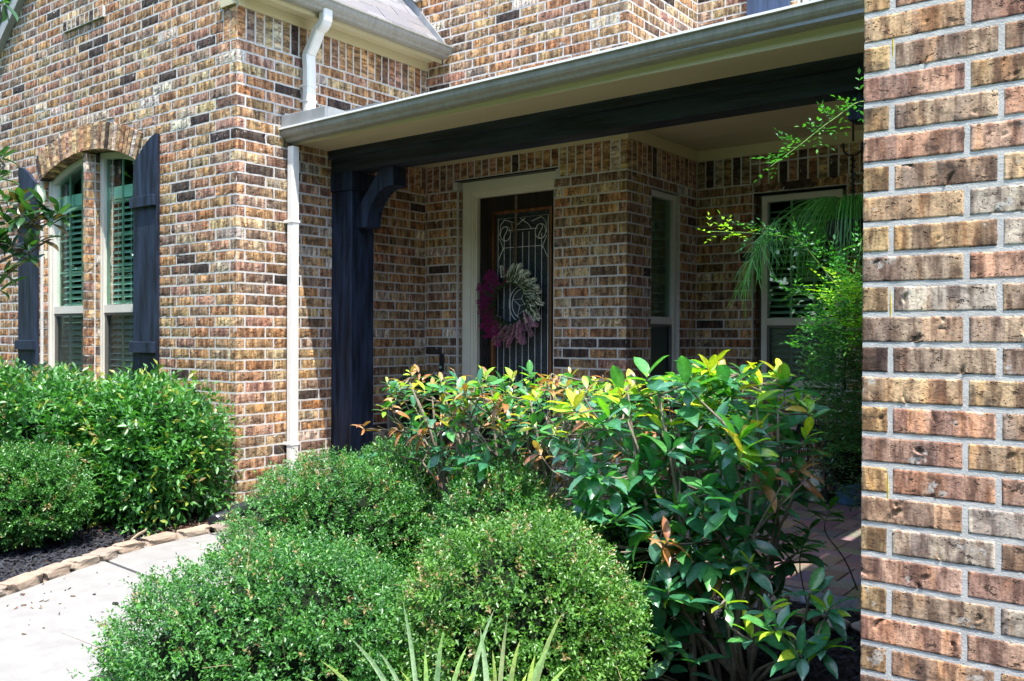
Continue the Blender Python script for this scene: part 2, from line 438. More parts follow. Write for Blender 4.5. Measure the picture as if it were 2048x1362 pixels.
BR = []      # every brick of the house: (x0,x1,y0,y1,z0,z1,wall,facing,vertical)
def add_b(x0, x1, y0, y1, z0, z1, wall, facing, vert=False):
    if x1-x0 < .012 or y1-y0 < .012 or z1-z0 < .012: return
    BR.append((x0, x1, y0, y1, z0, z1, wall, facing, vert))
def runs(a, b, holes):
    segs = [(a, b)]
    for h0, h1 in holes:
        ns = []
        for s0, s1 in segs:
            if h1 <= s0 or h0 >= s1: ns.append((s0, s1)); continue
            if h0 > s0: ns.append((s0, h0))
            if h1 < s1: ns.append((h1, s1))
        segs = ns
    return segs
TB = .068
def course_f(y, a, b, z0, z1, start, wall, holes=(), front=-1):
    """bricks facing -Y between x=a..b; joints at start + n*MOD"""
    for s0, s1 in runs(a, b, holes):
        n0 = math.floor((s0-start)/MOD)
        k = n0
        while start+k*MOD < s1:
            u0 = max(s0, start+k*MOD+JT/2); u1 = min(s1, start+(k+1)*MOD-JT/2)
            add_b(u0, u1, y, y+TB, z0, z1, wall, 'f')
            k += 1
def course_s(x, a, b, z0, z1, start, wall, holes=()):
    for s0, s1 in runs(a, b, holes):
        k = math.floor((s0-start)/MOD)
        while start+k*MOD < s1:
            u0 = max(s0, start+k*MOD+JT/2); u1 = min(s1, start+(k+1)*MOD-JT/2)
            add_b(x-TB, x, u0, u1, z0, z1, wall, 's')
            k += 1

ZS = 3.24        # underside of the eave soldier course
ZP = 2.411       # underside of the porch soldier course
# arch data (gable wall)
AX, AR, AZ = -2.06, 1.92, 0.80
def arch_in(x): return AZ+math.sqrt(max(0, AR*AR-(x-AX)**2))
def arch_out(x):
    return AZ+math.sqrt(max(0, (AR+.225)**2-(x-AX)**2))
AXL, AXR = -2.852, -1.262
def gable_holes(z0, z1):
    zm = (z0+z1)/2; hs = []
    zi = arch_in(AXL)
    if z1 > .72 and zm < zi: hs += [(AXL, AXR)]
    elif zm >= zi:
        # region of the arch ring
        t = math.radians(24.4)
        Ro = AR+.225
        if zm < AZ+Ro:
            hw = math.sqrt(max(0, Ro*Ro-(zm-AZ)**2))
            slope_hw = (zm-AZ)*math.tan(t)
            hw = min(hw, slope_hw) if zm < AZ+Ro*math.cos(t) else hw
            hs.append((AX-hw-.004, AX+hw+.004))
    if 3.755 < zm < 3.86: hs.append((-2.42, -1.75))
    return hs
nC = 14
for k in range(-nC, 43):
    z1 = ZS-k*H-JT/2; z0 = ZS-(k+1)*H+JT/2
    even = (k % 2 == 0)
    hs = gable_holes(z0, z1)
    # gable wall, facing -Y, X from -4.6 to the corner
    st = -(HDR+JT*.0) if even else -MOD
    cut = -(HDR-JT/2) if even else None
    if k >= -3:
        if even: course_f(0, -4.6, -HDR-JT/2, z0, z1, -HDR-MOD*60, 'gable', hs)
        else: course_f(0, -4.6, 0, z0, z1, -MOD*60, 'gable', hs+[(-(MOD-JT/2)-.001+0, 0)])
        # the shared corner bricks
        if k >= 0 and even: add_b(-(HDR-JT/2), 0, 0, MOD-JT/2, z0, z1, 'side', 's')
        elif k >= 0: add_b(-(MOD-JT/2), 0, 0, HDR-JT/2, z0, z1, 'gable', 'f')
        else: course_f(0, -MOD, -.0, z0, z1, -MOD, 'gable')
    else:
        edge = -(.03+(ZS-(k+1)*H-3.5)/1.05)
        course_f(0, -4.6, edge, z0, z1, (-HDR if even else 0)-MOD*60, 'gable', hs)
    if k >= 0:
        top_porch = z1 > 2.63
        a = MOD if even else HDR
        hol = []
        if z0 > ZP-.005 and z1 < 2.70: hol = [(1.0, 2.2)]
        course_s(0, a+0*JT, 1.895, z0, z1, (0 if even else HDR-MOD), 'side', hol)
# eave soldiers on side wall and the gable corner
y = .0
for i in range(26):
    add_b(-TB, 0, y+JT/2, min(y+H-JT/2, 1.895), ZS+JT/2, ZS+.235, 'side', 's', True); y += H
# (gable wall keeps two soldiers at its corner)
BR = [((b[0], min(b[1], -.162))+b[2:] if (b[6] == 'gable' and b[4] > ZS-.01 and b[4] < ZS+.22) else b) for b in BR if not (b[6] == 'gable' and b[4] > ZS-.01 and b[4] < ZS+.22 and b[0] > -.18)]
add_b(-.155+.002, -.0762-JT/2, 0, TB, ZS+JT/2, ZS+.235, 'gable', 'f', True)
add_b(-.0762+.002, -.0095, 0, TB, ZS+JT/2, ZS+.235, 'gable', 'f', True)
# rowlock sill of the gable niche
for i in range(9):
    x = -2.415+i*.0735
    add_b(x, x+.064, -.018, TB, 3.768, 3.852, 'gable', 'f', True)
# porch walls
y = 1.0
while y < 1.89:
    add_b(-TB, 0, y+JT/2, min(y+H-JT/2, 1.895), ZP+JT/2, 2.632, 'side', 's', True); y += H
DX0, DX1, DZ = .35, 1.333, 2.49
XE = 1.97     # outer corner of the entry wall
YB = 3.033    # bay wall plane
YE = 1.899
for k in range(0, 32):
    z1 = ZP-k*H-JT/2; z0 = ZP-(k+1)*H+JT/2
    if z1 < .03: break
    even = k % 2 == 0
    dh = [(DX0, DX1)]
    if even:      # stretcher showing on entry wall at the corner
        course_f(YE, 0, XE-MOD+JT/2, z0, z1, XE-MOD-MOD*20, 'entry', dh)
        add_b(XE-MOD+JT/2, XE, YE, YE+HDR-JT/2, z0, z1, 'entry', 'f')
        a = HDR
    else:
        course_f(YE, 0, XE-HDR-JT/2, z0, z1, XE-HDR-MOD*20, 'entry', dh)
        add_b(XE-HDR+JT/2, XE, YE, YE+MOD-JT/2, z0, z1, 'bay_side', 's')
        a = MOD
    zm = (z0+z1)/2
    sh = [(YE+.365, YE+.84+.0)] if (.75 < zm < 2.335) else []
    course_s(XE, YE+a, YB-.005, z0, z1, YE+(a if even else 0)-MOD*3, 'bay_side', sh)
    wh = [(2.45, 3.18)] if (.75 < zm < 2.335) else []
    course_f(YB, XE, 4.53, z0, z1, XE+(0 if even else -HDR*1.6), 'bay', wh)
# soldier courses: over the door (cut), entry wall, bay side, bay wall
x = .004
while x < XE-.02:
    z0 = DZ+.01 if DX0-.02 < x+.035 < DX1+.02 else ZP+JT/2
    add_b(x+JT/2, min(x+H-JT/2, XE-.0), YE, YE+TB, z0, 2.64, 'entry', 'f', True); x += H
y = YE+.072
while y < YB-.02:
    add_b(XE-TB, XE, y+JT/2, min(y+H-JT/2, YB-.005), ZP+JT/2, 2.64, 'bay_side', 's', True); y += H
x = XE+.004
while x < 4.5:
    lo = 2.45-.03 < x+.03 < 3.22
    add_b(x+JT/2, x+H-JT/2, YB, YB+TB, (2.345 if lo else ZP+JT/2), (2.565 if lo else 2.64), 'bay', 'f', True)
    if lo: add_b(x+JT/2, x+H-JT/2, YB, YB+TB, 2.575, 2.64, 'bay', 'f', True)
    x += H
# upper storey walls above the porch roof
for k in range(-26, -5):
    z1 = ZP-k*H-JT/2; z0 = ZP-(k+1)*H+JT/2
    even = k % 2 == 0
    rx = -.6
    if even:
        course_f(YE, rx, XE-MOD+JT/2, z0, z1, XE-MOD-MOD*20, 'upper', [])
        add_b(XE-MOD+JT/2, XE, YE, YE+HDR-JT/2, z0, z1, 'upper', 'f'); a = HDR
    else:
        course_f(YE, rx, XE-HDR-JT/2, z0, z1, XE-HDR-MOD*20, 'upper', [])
        add_b(XE-HDR+JT/2, XE, YE, YE+MOD-JT/2, z0, z1, 'upper', 's'); a = MOD
    course_s(XE, YE+a, YB-.005, z0, z1, YE+(a if even else 0)-MOD*3, 'upper', [])
    course_f(YB, XE, 4.4, z0, z1, XE+(0 if even else -HDR*1.6), 'upper', [(2.80, 3.7)] if z1 > 3.2 else [])

# ------------------------------------------------------------------ house
house = thing('brick_house', (0, 0, 0), 'tan and orange brick house with navy shutters and a shaded front porch', 'house')
def hp(name, mb, mat, parent=None, **kw): return mb.build(name, mat, parent or house, **kw)
R = .012   # mortar sits this far behind the brick faces
mb = MB()   # gable wall, cut round the window pair
mb.box(-4.6, AXL-.006, R, .30, 0, 2.54); mb.box(AXR+.006, -R, R, .30, 0, 2.54); mb.box(AXL-.006, AXR+.006, R, .30, 0, .75)
prof = [(-4.6, 2.54), (AXL-.006, 2.54)]+[(x, arch_in(x)+.010) for x in np.linspace(AXL-.006, AXR+.006, 25)]+[(AXR+.006, 2.54), (-R, 2.54), (-R, 3.47), (-1.8, 5.35), (-4.6, 3.2)]
mb.prism(prof, R, .30, 'y')
gable_wall = hp('gable_wall', mb, M['mortar'])
mb = MB(); mb.box(-.30, -R, .301, YE+.25, 0, 3.50)
side_wall = hp('wall', mb, M['mortar'])
mb = MB(); mb.box(-.02, DX0-.006, YE+R, YE+.25, 0, 2.66); mb.box(1.49, XE-R, YE+R, YE+.25, 0, 2.66); mb.box(DX1+.006, 1.489, YE+R, YE+.066, 0, 2.66); mb.box(DX0-.006, DX1+.006, YE+R, YE+.25, DZ+.006, 2.66)
entry_wall = hp('entry_wall', mb, M['mortar'])
y0, y1 = YE+.365, YE+.84
mb = MB(); mb.box(XE-.25, XE-R, YE+.251, y0, 0, 2.66); mb.box(XE-.25, XE-R, y1, YB+.25, 0, 2.66); mb.box(XE-.25, XE-R, y0, y1, 0, .8); mb.box(XE-.25, XE-R, y0, y1, 2.34, 2.66)
bay_side_wall = hp('wall', mb, M['mortar'])
mb = MB(); mb.box(XE-R+.001, 2.444, YB+R, YB+.25, 0, 2.66); mb.box(3.18, 4.60, YB+R, YB+.25, 0, 2.66); mb.box(2.45, 3.18, YB+R, YB+.25, 0, .8); mb.box(2.45, 3.18, YB+R, YB+.25, 2.34, 2.66)
bay_wall = hp('bay_wall', mb, M['mortar'])
mb = MB(); mb.box(-1.2, XE-R, YE+R, YE+.25, 2.68, 5.6); mb.box(XE-.25, XE-R, YE+.251, YB+.25, 2.68, 5.6)
mb.box(XE-R+.001, 6.0, YB+R, YB+.25, 2.68, 3.2); mb.box(XE-R+.001, 2.80, YB+R, YB+.25, 3.201, 5.6); mb.box(3.7, 6.0, YB+R, YB+.25, 3.201, 5.6)
upper_wall = hp('upper_wall', mb, M['mortar'])
WALLS = {'gable': gable_wall, 'side': side_wall, 'entry': entry_wall, 'bay_side': bay_side_wall, 'bay': bay_wall, 'upper': upper_wall}

PX_ = 4.532
def mortar_ring(mb, b, fc, d=.0003, dep=.024):
    """a frame of mortar round one brick face, reaching halfway into each joint"""
    x0, x1, y0, y1, z0, z1 = b[:6]; j = JT/2; e = .003
    if fc == 'f': a0, a1 = x0, x1; P = lambda u, v, t: (u, y0+d+t, v)
    else: a0, a1 = y0, y1; P = lambda u, v, t: (x1-d-t, u, v)
    o = [(a0-j, z0-j), (a1+j, z0-j), (a1+j, z1+j), (a0-j, z1+j)]; i_ = [(a0+e, z0+e), (a1-e, z0+e), (a1-e, z1-e), (a0+e, z1-e)]
    if fc == 's' and abs(x1) < 1e-6 and y0 < .001: o[0] = (a0+.002, o[0][1]); o[3] = (a0+.002, o[3][1])
    if fc == 's' and abs(x1-XE) < 1e-6 and y0 < YE+.001: o[0] = (a0+.002, o[0][1]); o[3] = (a0+.002, o[3][1])
    if fc == 'f' and abs(x0-PX_) < 1e-6: o[0] = (PX_+.003, o[0][1]); o[3] = (PX_+.003, o[3][1])
    if fc == 'f' and abs(x1) < 1e-6: o[1] = (-.002, o[1][1]); o[2] = (-.002, o[2][1])
    if fc == 'f' and abs(x1-XE) < 1e-6: o[1] = (XE-.002, o[1][1]); o[2] = (XE-.002, o[2][1])
    vs = [P(*q, 0) for q in o]+[P(*q, 0) for q in i_]+[P(*q, dep) for q in i_]+[P(*q, dep) for q in o]
    fs = []
    for k in range(4):
        n = (k+1) % 4
        fs += [(k, n, 4+n, 4+k), (4+k, 4+n, 8+n, 8+k), (k, 12+k, 12+n, n)]
    mb.add(vs, fs, (1, 1, 1))
def area(b):
    x0, x1, y0, y1, z0, z1, wl, fc, vt = b
    if fc == 'f': c = [(x0, y0, z0), (x1, y0, z0), (x1, y0, z1), (x0, y0, z1)]
    else: c = [(x1, y0, z0), (x1, y1, z0), (x1, y1, z1), (x1, y0, z1)]
    q = [proj(p) for p in c]
    if min(t[2] for t in q) < .2: return 0
    cx = sum(t[0] for t in q)/4; cy = sum(t[1] for t in q)/4
    if not (0 < cx < 2048 and 0 < cy < 1362) or cx > 1722: return 0
    if wl in ('entry', 'bay', 'bay_side') and cy > 740: return 0
    if wl == 'gable' and cy > 760 and cx < 450: return 0
    if 655 < cx < 750 and 300 < cy: return 0
    if cx > 470 and cy > 1000-(cx-470)*.8 and cx < 700: return 0
    # behind the porch beam and gutter
    if cx > 560:
        t = (cx-560)/(1727-560)
        if 215-210*t < cy < 330-150*t+5: return 0
    s = 0
    for i in range(4): s += q[i][0]*q[(i+1) % 4][1]-q[(i+1) % 4][0]*q[i][1]
    return abs(s)/2
order = sorted(range(len(BR)), key=lambda i: -area(BR[i]))
single = set(i for i in order[:300] if area(BR[i]) > 0)
rest = MB(); joints = MB()
for i, b in enumerate(BR):
    corner_ = (abs(b[1]) < 1e-6 and abs(b[2]) < 1e-6 and b[6] in ('gable', 'side') and not b[8]) or (abs(b[1]-XE) < 1e-6 and abs(b[2]-YE) < 1e-6)
    if corner_: mortar_ring(joints, b, 'f'); mortar_ring(joints, b, 's')
    else: mortar_ring(joints, b, b[7])
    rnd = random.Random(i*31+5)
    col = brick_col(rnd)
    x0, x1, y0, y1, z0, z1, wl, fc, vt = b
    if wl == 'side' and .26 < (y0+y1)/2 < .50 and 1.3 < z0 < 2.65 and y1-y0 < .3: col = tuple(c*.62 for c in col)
    if wl == 'gable' and vt and z0 > 3.7: pass
    n = (6, 1, 3) if fc == 'f' else (1, 6, 3)
    if x1-x0 > .2 and y1-y0 > .2: n = (3, 6, 3)
    if fc == 's' and wl == 'side' and not vt and y0 < .01: n = (2, 6, 3)
    if vt: n = (2, 1, 6) if fc == 'f' else (1, 2, 6)
    pr = rnd.uniform(.0010, .0032)
    corner = (abs(x1) < 1e-6 and abs(y0) < 1e-6 and wl in ('gable', 'side') and not vt) or (abs(x1-XE) < 1e-6 and abs(y0-YE) < 1e-6)
    if corner: y0 -= pr; x1 += pr; n = (6, 2, 3) if fc == 'f' else (2, 6, 3)
    elif fc == 'f': y0 -= pr
    else: x1 += pr
    if abs(x1+.0095) < 1e-6 and vt: x1 = .002
    if i in single:
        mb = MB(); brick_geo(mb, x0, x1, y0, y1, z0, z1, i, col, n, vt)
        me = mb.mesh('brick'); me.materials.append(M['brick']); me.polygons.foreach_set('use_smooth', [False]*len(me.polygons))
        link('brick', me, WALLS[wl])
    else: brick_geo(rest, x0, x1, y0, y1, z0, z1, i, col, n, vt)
# arch ring of rowlock bricks, two rings high
nr = 29; a0 = math.radians(24.3)
for ring in range(1):
    for j in range(nr):
        rnd = random.Random(j*7+ring*99+1)
        t0 = -a0+2*a0*j/nr; t1 = -a0+2*a0*(j+1)/nr
        g = .0028
        r0 = AR+.003; r1 = AR+.216+rnd.uniform(-.004, .004)
        if (j+ring) % 2 == 0 and ring == 1: r0 -= .02
        c8 = []
        for yv in (-.012+rnd.uniform(-.002, .002), TB+.04):
            for r_, t_ in ((r0, t0+g), (r0, t1-g), (r1, t1-g), (r1, t0+g)):
                c8.append((AX+r_*math.sin(t_), yv, AZ+r_*math.cos(t_)))
        c = tuple(v*1.25 for v in brick_col(rnd)); s = j*3.1+ring*7
        buv = [(p[2]+s, p[0]+p[1]+s, 0) for p in c8]
        rest.add(c8, [(0, 1, 2, 3), (7, 6, 5, 4), (0, 4, 5, 1), (1, 5, 6, 2), (2, 6, 7, 3), (3, 7, 4, 0)], c, buv)
# reveals of the window pair and the slim brick pier between them
for k in range(42):
    z1 = ZS-k*H-JT/2; z0 = ZS-(k+1)*H+JT/2
    if z0 < .75: break
    for xx in (AXL, -2.098):
        if z1 > arch_in(xx+.03): continue
        rnd = random.Random(k*13+int(xx*100))
        if xx == AXL: brick_geo(rest, xx-.06, xx, TB+.004, .135, z0, z1, k*17+3, brick_col(rnd), (1, 2, 2))
        else:
            brick_geo(rest, -2.106, -2.040, -.002, .066, z0, z1, k*19+3, brick_col(rnd), (2, 2, 2))
            brick_geo(rest, -2.106, -2.040, .0755, .24, z0, z1, k*23+3, brick_col(rnd), (2, 3, 2))
# reveals of door and bay window openings
for k in range(32):
    z1 = ZP-k*H-JT/2; z0 = ZP-(k+1)*H+JT/2
    if z0 < .05: break
    for (xx, yy) in ((DX0, YE), (2.45, YB)):
        if xx > 2 and not (.78 < z0 < 2.3): continue
        brick_geo(rest, xx-.05, xx-.001, yy+TB+.004, yy+.16, z0, z1, k*29+int(xx*10), brick_col(random.Random(k*3+int(xx*9))), (1, 2, 2))
ob = rest.mesh('brickwork'); ob.materials.append(M['brick']); link('brickwork', ob, house, 'stuff')
me = joints.mesh('mortar_joints'); me.materials.append(M['mortar']); link('mortar_joints', me, house, 'stuff')
mb = MB(); mb.box(-2.100, -2.046, .002, .236, .75, 2.70); hp('window_pier', mb, M['mortar'])

# dark rooms behind the glass
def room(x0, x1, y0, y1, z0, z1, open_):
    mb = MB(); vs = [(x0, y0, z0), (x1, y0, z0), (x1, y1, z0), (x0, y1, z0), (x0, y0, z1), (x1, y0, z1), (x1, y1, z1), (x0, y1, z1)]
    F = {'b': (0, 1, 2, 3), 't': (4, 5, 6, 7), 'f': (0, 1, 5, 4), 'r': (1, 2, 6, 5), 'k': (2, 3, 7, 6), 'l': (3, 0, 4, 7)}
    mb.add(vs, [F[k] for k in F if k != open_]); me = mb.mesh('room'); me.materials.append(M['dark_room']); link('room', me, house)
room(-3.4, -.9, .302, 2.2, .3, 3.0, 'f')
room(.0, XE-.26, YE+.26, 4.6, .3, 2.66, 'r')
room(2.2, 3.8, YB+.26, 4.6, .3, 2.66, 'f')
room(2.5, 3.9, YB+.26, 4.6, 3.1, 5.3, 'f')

# ---- windows
def slats(mbx, a, b, z0, z1, off, axis, pitch=.048, tilt=.010, wid=.045, curve=None):
    """venetian slats between a..b along axis, at depth off"""
    z = z0
    out = []
    while z < z1:
        m = MB()
        if axis == 'x': m.add([(a, off-wid/2, z-tilt), (b, off-wid/2, z-tilt), (b, off+wid/2, z+tilt), (a, off+wid/2, z+tilt), (a, off-wid/2, z-tilt+.003), (b, off-wid/2, z-tilt+.003), (b, off+wid/2, z+tilt+.003), (a, off+wid/2, z+tilt+.003)], [(0, 1, 2, 3), (4, 5, 6, 7), (0, 1, 5, 4), (3, 2, 6, 7)])
        else: m.add([(off+wid/2, a, z-tilt), (off+wid/2, b, z-tilt), (off-wid/2, b, z+tilt), (off-wid/2, a, z+tilt), (off+wid/2, a, z-tilt+.003), (off+wid/2, b, z-tilt+.003), (off-wid/2, b, z+tilt+.003), (off-wid/2, a, z+tilt+.003)], [(0, 1, 2, 3), (4, 5, 6, 7), (0, 1, 5, 4), (3, 2, 6, 7)])
        out.append(m); z += pitch
    return out
def arched_window(xl, xr, left):
    yf = .085 if left else .116
    fr = MB(); w_ = .045
    top = lambda x: arch_in(x)-.004
    zmid0, zmid1 = 1.385, 1.45
    # side jambs follow the arch height
    for (a, b) in ((xl, xl+w_), (xr-w_, xr)):
        fr.prism([(a, .76), (b, .76), (b, top(b)), (a, top(a))], yf, yf+.07, 'y')
    xs = np.linspace(xl+w_, xr-w_, 13)
    for i in range(12):
        a, b = xs[i], xs[i+1]
        fr.prism([(a, top(a)-w_*1.05), (b, top(b)-w_*1.05), (b, top(b)), (a, top(a))], yf, yf+.07, 'y')
    fr.box(xl+w_, xr-w_, yf+.005, yf+.06, zmid0, zmid1); fr.box(xl+w_, xr-w_, yf, yf+.07, .76, .82)
    wnd = hp('window', fr, M['frame'], label='%s arched window with white grilles in the brick gable' % ('left half of the' if left else 'right half of the'))
    # exterior stepped brickmould
    m = MB(); m.prism([(xl-.0, .76), (xl+.018, .76), (xl+.018, top(xl+.018)), (xl, top(xl))], yf-.02, yf-.001, 'y') if left else m.prism([(xl-.0, .76), (xl+.018, .76), (xl+.018, top(xl+.018)), (xl, top(xl))], yf-.005, yf-.001, 'y'); m.build('brickmould', M['frame'], wnd)
    m = MB()
    for i in range(12):
        a, b = xs[i], xs[i+1]
        m.add([(a, yf+.03, zmid1), (b, yf+.03, zmid1), (b, yf+.03, top(b)-w_), (a, yf+.03, top(a)-w_)], [(0, 1, 2, 3)])
    m.build('pane', M['glass'], wnd)
    m = MB(); m.add([(xl+w_, yf+.035, .82), (xr-w_, yf+.035, .82), (xr-w_, yf+.035, zmid0), (xl+w_, yf+.035, zmid0)], [(0, 1, 2, 3)]); m.build('pane', M['glass_screen'], wnd)
    m = MB()
    for (a, b, c, d) in ((xl+w_, xl+w_+.028, .82, zmid0), (xr-w_-.028, xr-w_, .82, zmid0)): m.box(a, b, yf+.012, yf+.03, c, d)
    m.box(xl+w_+.028, xr-w_-.028, yf+.012, yf+.03, zmid0-.022, zmid0)
    m.build('screen_frame', M['screen_frame'], wnd)
    wd = (xr-xl-2*w_)/3
    for i in (1, 2):
        x = xl+w_+wd*i
        m = MB(); m.box(x-.009, x+.009, yf+.040, yf+.052, zmid1, top(x)-w_); m.build('muntin', M['frame'], wnd)
        m = MB(); m.box(x-.009, x+.009, yf+.040, yf+.052, .82, zmid0); m.build('muntin', M['frame'], wnd)
    for z in (1.746, 2.027, 2.31):
        m = MB(); m.box(xl+w_, xr-w_, yf+.053, yf+.062, z-.009, z+.009); m.build('muntin', M['frame'], wnd)
    m = MB(); m.box(xl+w_, xr-w_, yf+.053, yf+.062, 1.10-.009, 1.10+.009); m.build('muntin', M['frame'], wnd)
    m = MB(); m.box(xl+.03, xr-.03, .165, .24, 2.33, 2.43); m.build('blind_headrail', M['blind'], wnd)
    for sm in slats(None, xl+.03, xr-.03, .85, 2.31, .20, 'x', .052, .016, .05): sm.build('slat', M['blind'], wnd)
    m = MB()
    for x in (xl+.18, xl+.38, xl+.58): m.box(x-.0015, x+.0015, .170, .173, .85, 2.33)
    m.build('blind_cords', M['blind'], wnd, kind='stuff')
    return wnd
arched_window(AXL+.012, -2.108, True)
arched_window(-2.038, AXR-.002, False)

def flat_window(kind, a, b, ztop, zmid, zbot, plane, label, rows, cols):
    """a..b along the wall; plane = outer face of the frame"""
    w_ = .045
    def B(m, u0, u1, d0, d1, z0, z1):
        if kind == 'x': m.box(u0, u1, plane+d0, plane+d1, z0, z1)
        else: m.box(plane-d1, plane-d0, u0, u1, z0, z1)
    fr = MB()
    B(fr, a, a+w_, 0, .07, zbot, ztop); B(fr, b-w_, b, 0, .07, zbot, ztop); B(fr, a+w_, b-w_, 0, .07, ztop-w_, ztop); B(fr, a+w_, b-w_, 0, .07, zbot, zbot+.05)
    B(fr, a+w_, b-w_, .006, .06, zmid-.028, zmid+.028)
    wnd = hp('window', fr, M['frame'], label=label)
    m = MB(); B(m, a+w_, b-w_, .030, .034, zmid+.028, ztop-w_); m.build('pane', M['glass_clear'], wnd)
    m = MB(); B(m, a+w_, b-w_, .035, .039, zbot+.05, zmid-.028); m.build('pane', M['glass_screen'], wnd)
    m = MB(); B(m, a+w_, a+w_+.02, .012, .03, zbot+.05, zmid-.028); B(m, b-w_-.02, b-w_, .012, .03, zbot+.05, zmid-.028); B(m, a+w_+.02, b-w_-.02, .012, .03, zmid-.048, zmid-.028)
    m.build('screen_frame', M['screen_frame'], wnd)
    for i in range(1, cols):
        u = a+w_+(b-a-2*w_)*i/cols
        m = MB(); B(m, u-.009, u+.009, .042, .052, zmid+.028, ztop-w_); m.build('muntin', M['frame'], wnd)
        m = MB(); B(m, u-.009, u+.009, .042, .052, zbot+.05, zmid-.028); m.build('muntin', M['frame'], wnd)
    for i in range(1, rows):
        z = zmid+.028+(ztop-w_-zmid-.028)*i/rows
        m = MB(); B(m, a+w_, b-w_, .053, .062, z-.009, z+.009); m.build('muntin', M['frame'], wnd)
    off = plane+.115 if kind == 'x' else plane-.115
    for sm in slats(None, a+.03, b-.03, zbot+.08, ztop-.08, off, kind, .05, .010, .046): sm.build('slat', M['blind'], wnd)
    return wnd
flat_window('x', 2.505, 3.130, 2.315, 1.325, .82, YB+.055, 'wide porch window with blinds beside the hanging fern', 3, 3)
flat_window('y', YE+.375, YE+.835, 2.325, 1.33, .82, XE-.030, 'narrow porch window in the return wall right of the door', 3, 3)
flat_window('x', 2.82, 3.68, 4.9, 4.1, 3.22, YB+.055, 'upstairs window above the porch roof', 3, 3)
# steel lintel bars, black to stand in for shadow, over openings
for bb in ((DX0-.03, DX1+.03, YE+.004, YE+.10, DZ-.006, DZ+.004), (2.43, 3.2, YB+.004, YB+.10, 2.332, 2.342), (XE-.10, XE-.004, y0-.03, y1+.03, 2.328, 2.338)):
    mb = MB(); mb.box(*bb); hp('lintel', mb, M['black_metal'])

# ---- door
mb = MB(); yd = YE+.055
def casing(m, x0, x1, zt, w, d0, d1):
    m.box(x0, x0+w, yd+d0, yd+d1, .03, zt); m.box(x1-w, x1, yd+d0, yd+d1, .03, zt); m.box(x0+w, x1-w, yd+d0, yd+d1, zt-w, zt)
casing(mb, DX0+.004, 1.486, 2.483, .088, .014, .06)
casing(mb, DX0+.092, 1.398, 2.421-.026, .018, .026, .075)
casing(mb, DX0+.110, 1.380, 2.377, .014, .036, .105)
casing(mb, DX0+.124, 1.366, 2.363, .012, .046, .110)
hp('door_casing', mb, simple('casing_paint', (.68, .63, .50), .45, 3, .04))
ox0, ox1, ozt = DX0+.136, 1.354, 2.351
yl = yd+.085
door = MB()
gx0, gx1, gz0, gz1 = ox0+.135, ox1-.130, .55, 2.225
door.box(ox0, gx0, yl, yl+.045, .05, ozt); door.box(gx1, ox1, yl, yl+.045, .05, ozt)
door.box(gx0, gx1, yl, yl+.045, gz1, ozt); door.box(gx0, gx1, yl, yl+.045, .05, gz0)
dr = hp('front_door', door, M['wood_dark'], label='dark wooden front door with a leaded glass panel')
m = MB()
m.box(gx0, gx0+.022, yl-.014, yl+.03, gz0, gz1); m.box(gx1-.022, gx1, yl-.014, yl+.03, gz0, gz1); m.box(gx0+.022, gx1-.022, yl-.014, yl+.03, gz1-.022, gz1); m.box(gx0+.022, gx1-.022, yl-.014, yl+.03, gz0, gz0+.022)
m.build('glass_moulding', M['wood_warm'], dr)
m = MB(); m.box(gx1+.02, ox1-.012, yl-.006, yl-.001, .3, 1.65); m.build('worn_stile', M['wood_warm'], dr, label='orange-brown worn edge stile of the door')
m = MB(); m.box(gx0+.022, gx1-.022, yl+.016, yl+.022, gz0+.022, gz1-.022); m.build('glass_panel', M['door_glass'], dr)
m = MB(); yc = yl+.010
ix0, ix1, izt = gx0+.05, gx1-.05, gz1-.06
W_ = ix1-ix0; cxm = (ix0+ix1)/2
ft = lambda pts, r=.0028: m.tube([(a, yc, b) for a, b in pts], r, 4)
ft([(ix0, gz0+.05), (ix0, izt), (ix1, izt), (ix1, gz0+.05)])
for i in range(1, 8):
    xx = ix0+W_*i/8
    if i in (3, 4, 5): ft([(xx, izt-.12), (xx, 1.66)]); ft([(xx, 1.28), (xx, gz0+.05)])
    else: ft([(xx, izt-.14), (xx, gz0+.05)])
ft([(ix0+W_*.13, 1.925), (ix1-W_*.13, 1.925)])
ft([(ix0+W_*.2, izt-.10), (ix1-W_*.2, izt-.10)])
for sg, xc in ((1, ix0+.075), (-1, ix1-.075)):
    ft([(xc+.052*math.cos(t), izt-.125+.06*math.sin(t)) for t in np.linspace(0, 2*PI, 17)])
    ft([(xc+sg*.0+.02*math.sin(t*2), izt-.125+.055*math.cos(t)) for t in np.linspace(0, PI, 9)])
    ft([(xc-sg*.06, izt-.14), (xc-sg*.05, izt-.05), (xc-sg*.01, izt-.01), (xc+sg*.09, izt-.04)])
    ft([(xc-sg*.06, izt-.16), (xc-sg*.01, izt-.27), (xc-sg*.02, 1.925), (xc-sg*.07, 1.83)])
    ft([(xc+sg*.09, izt-.10), (xc+sg*.12, izt-.06), (xc+sg*.20, izt-.01)])
zc = 1.465; xc = cxm+.02
for r_ in (.155, .125): ft([(xc+r_*math.cos(t), zc+r_*math.sin(t)) for t in np.linspace(0, 2*PI, 29)], .003)
star = []
for i in range(11):
    r_ = .118 if i % 2 == 0 else .048; t = PI/2+i*PI/5; star.append((xc+r_*math.cos(t), zc+r_*math.sin(t)))
ft(star)
for i in range(0, 10): ft([(xc, zc), star[i]], .002) if i % 2 else None
m.build('leaded_came', M['came'], dr)
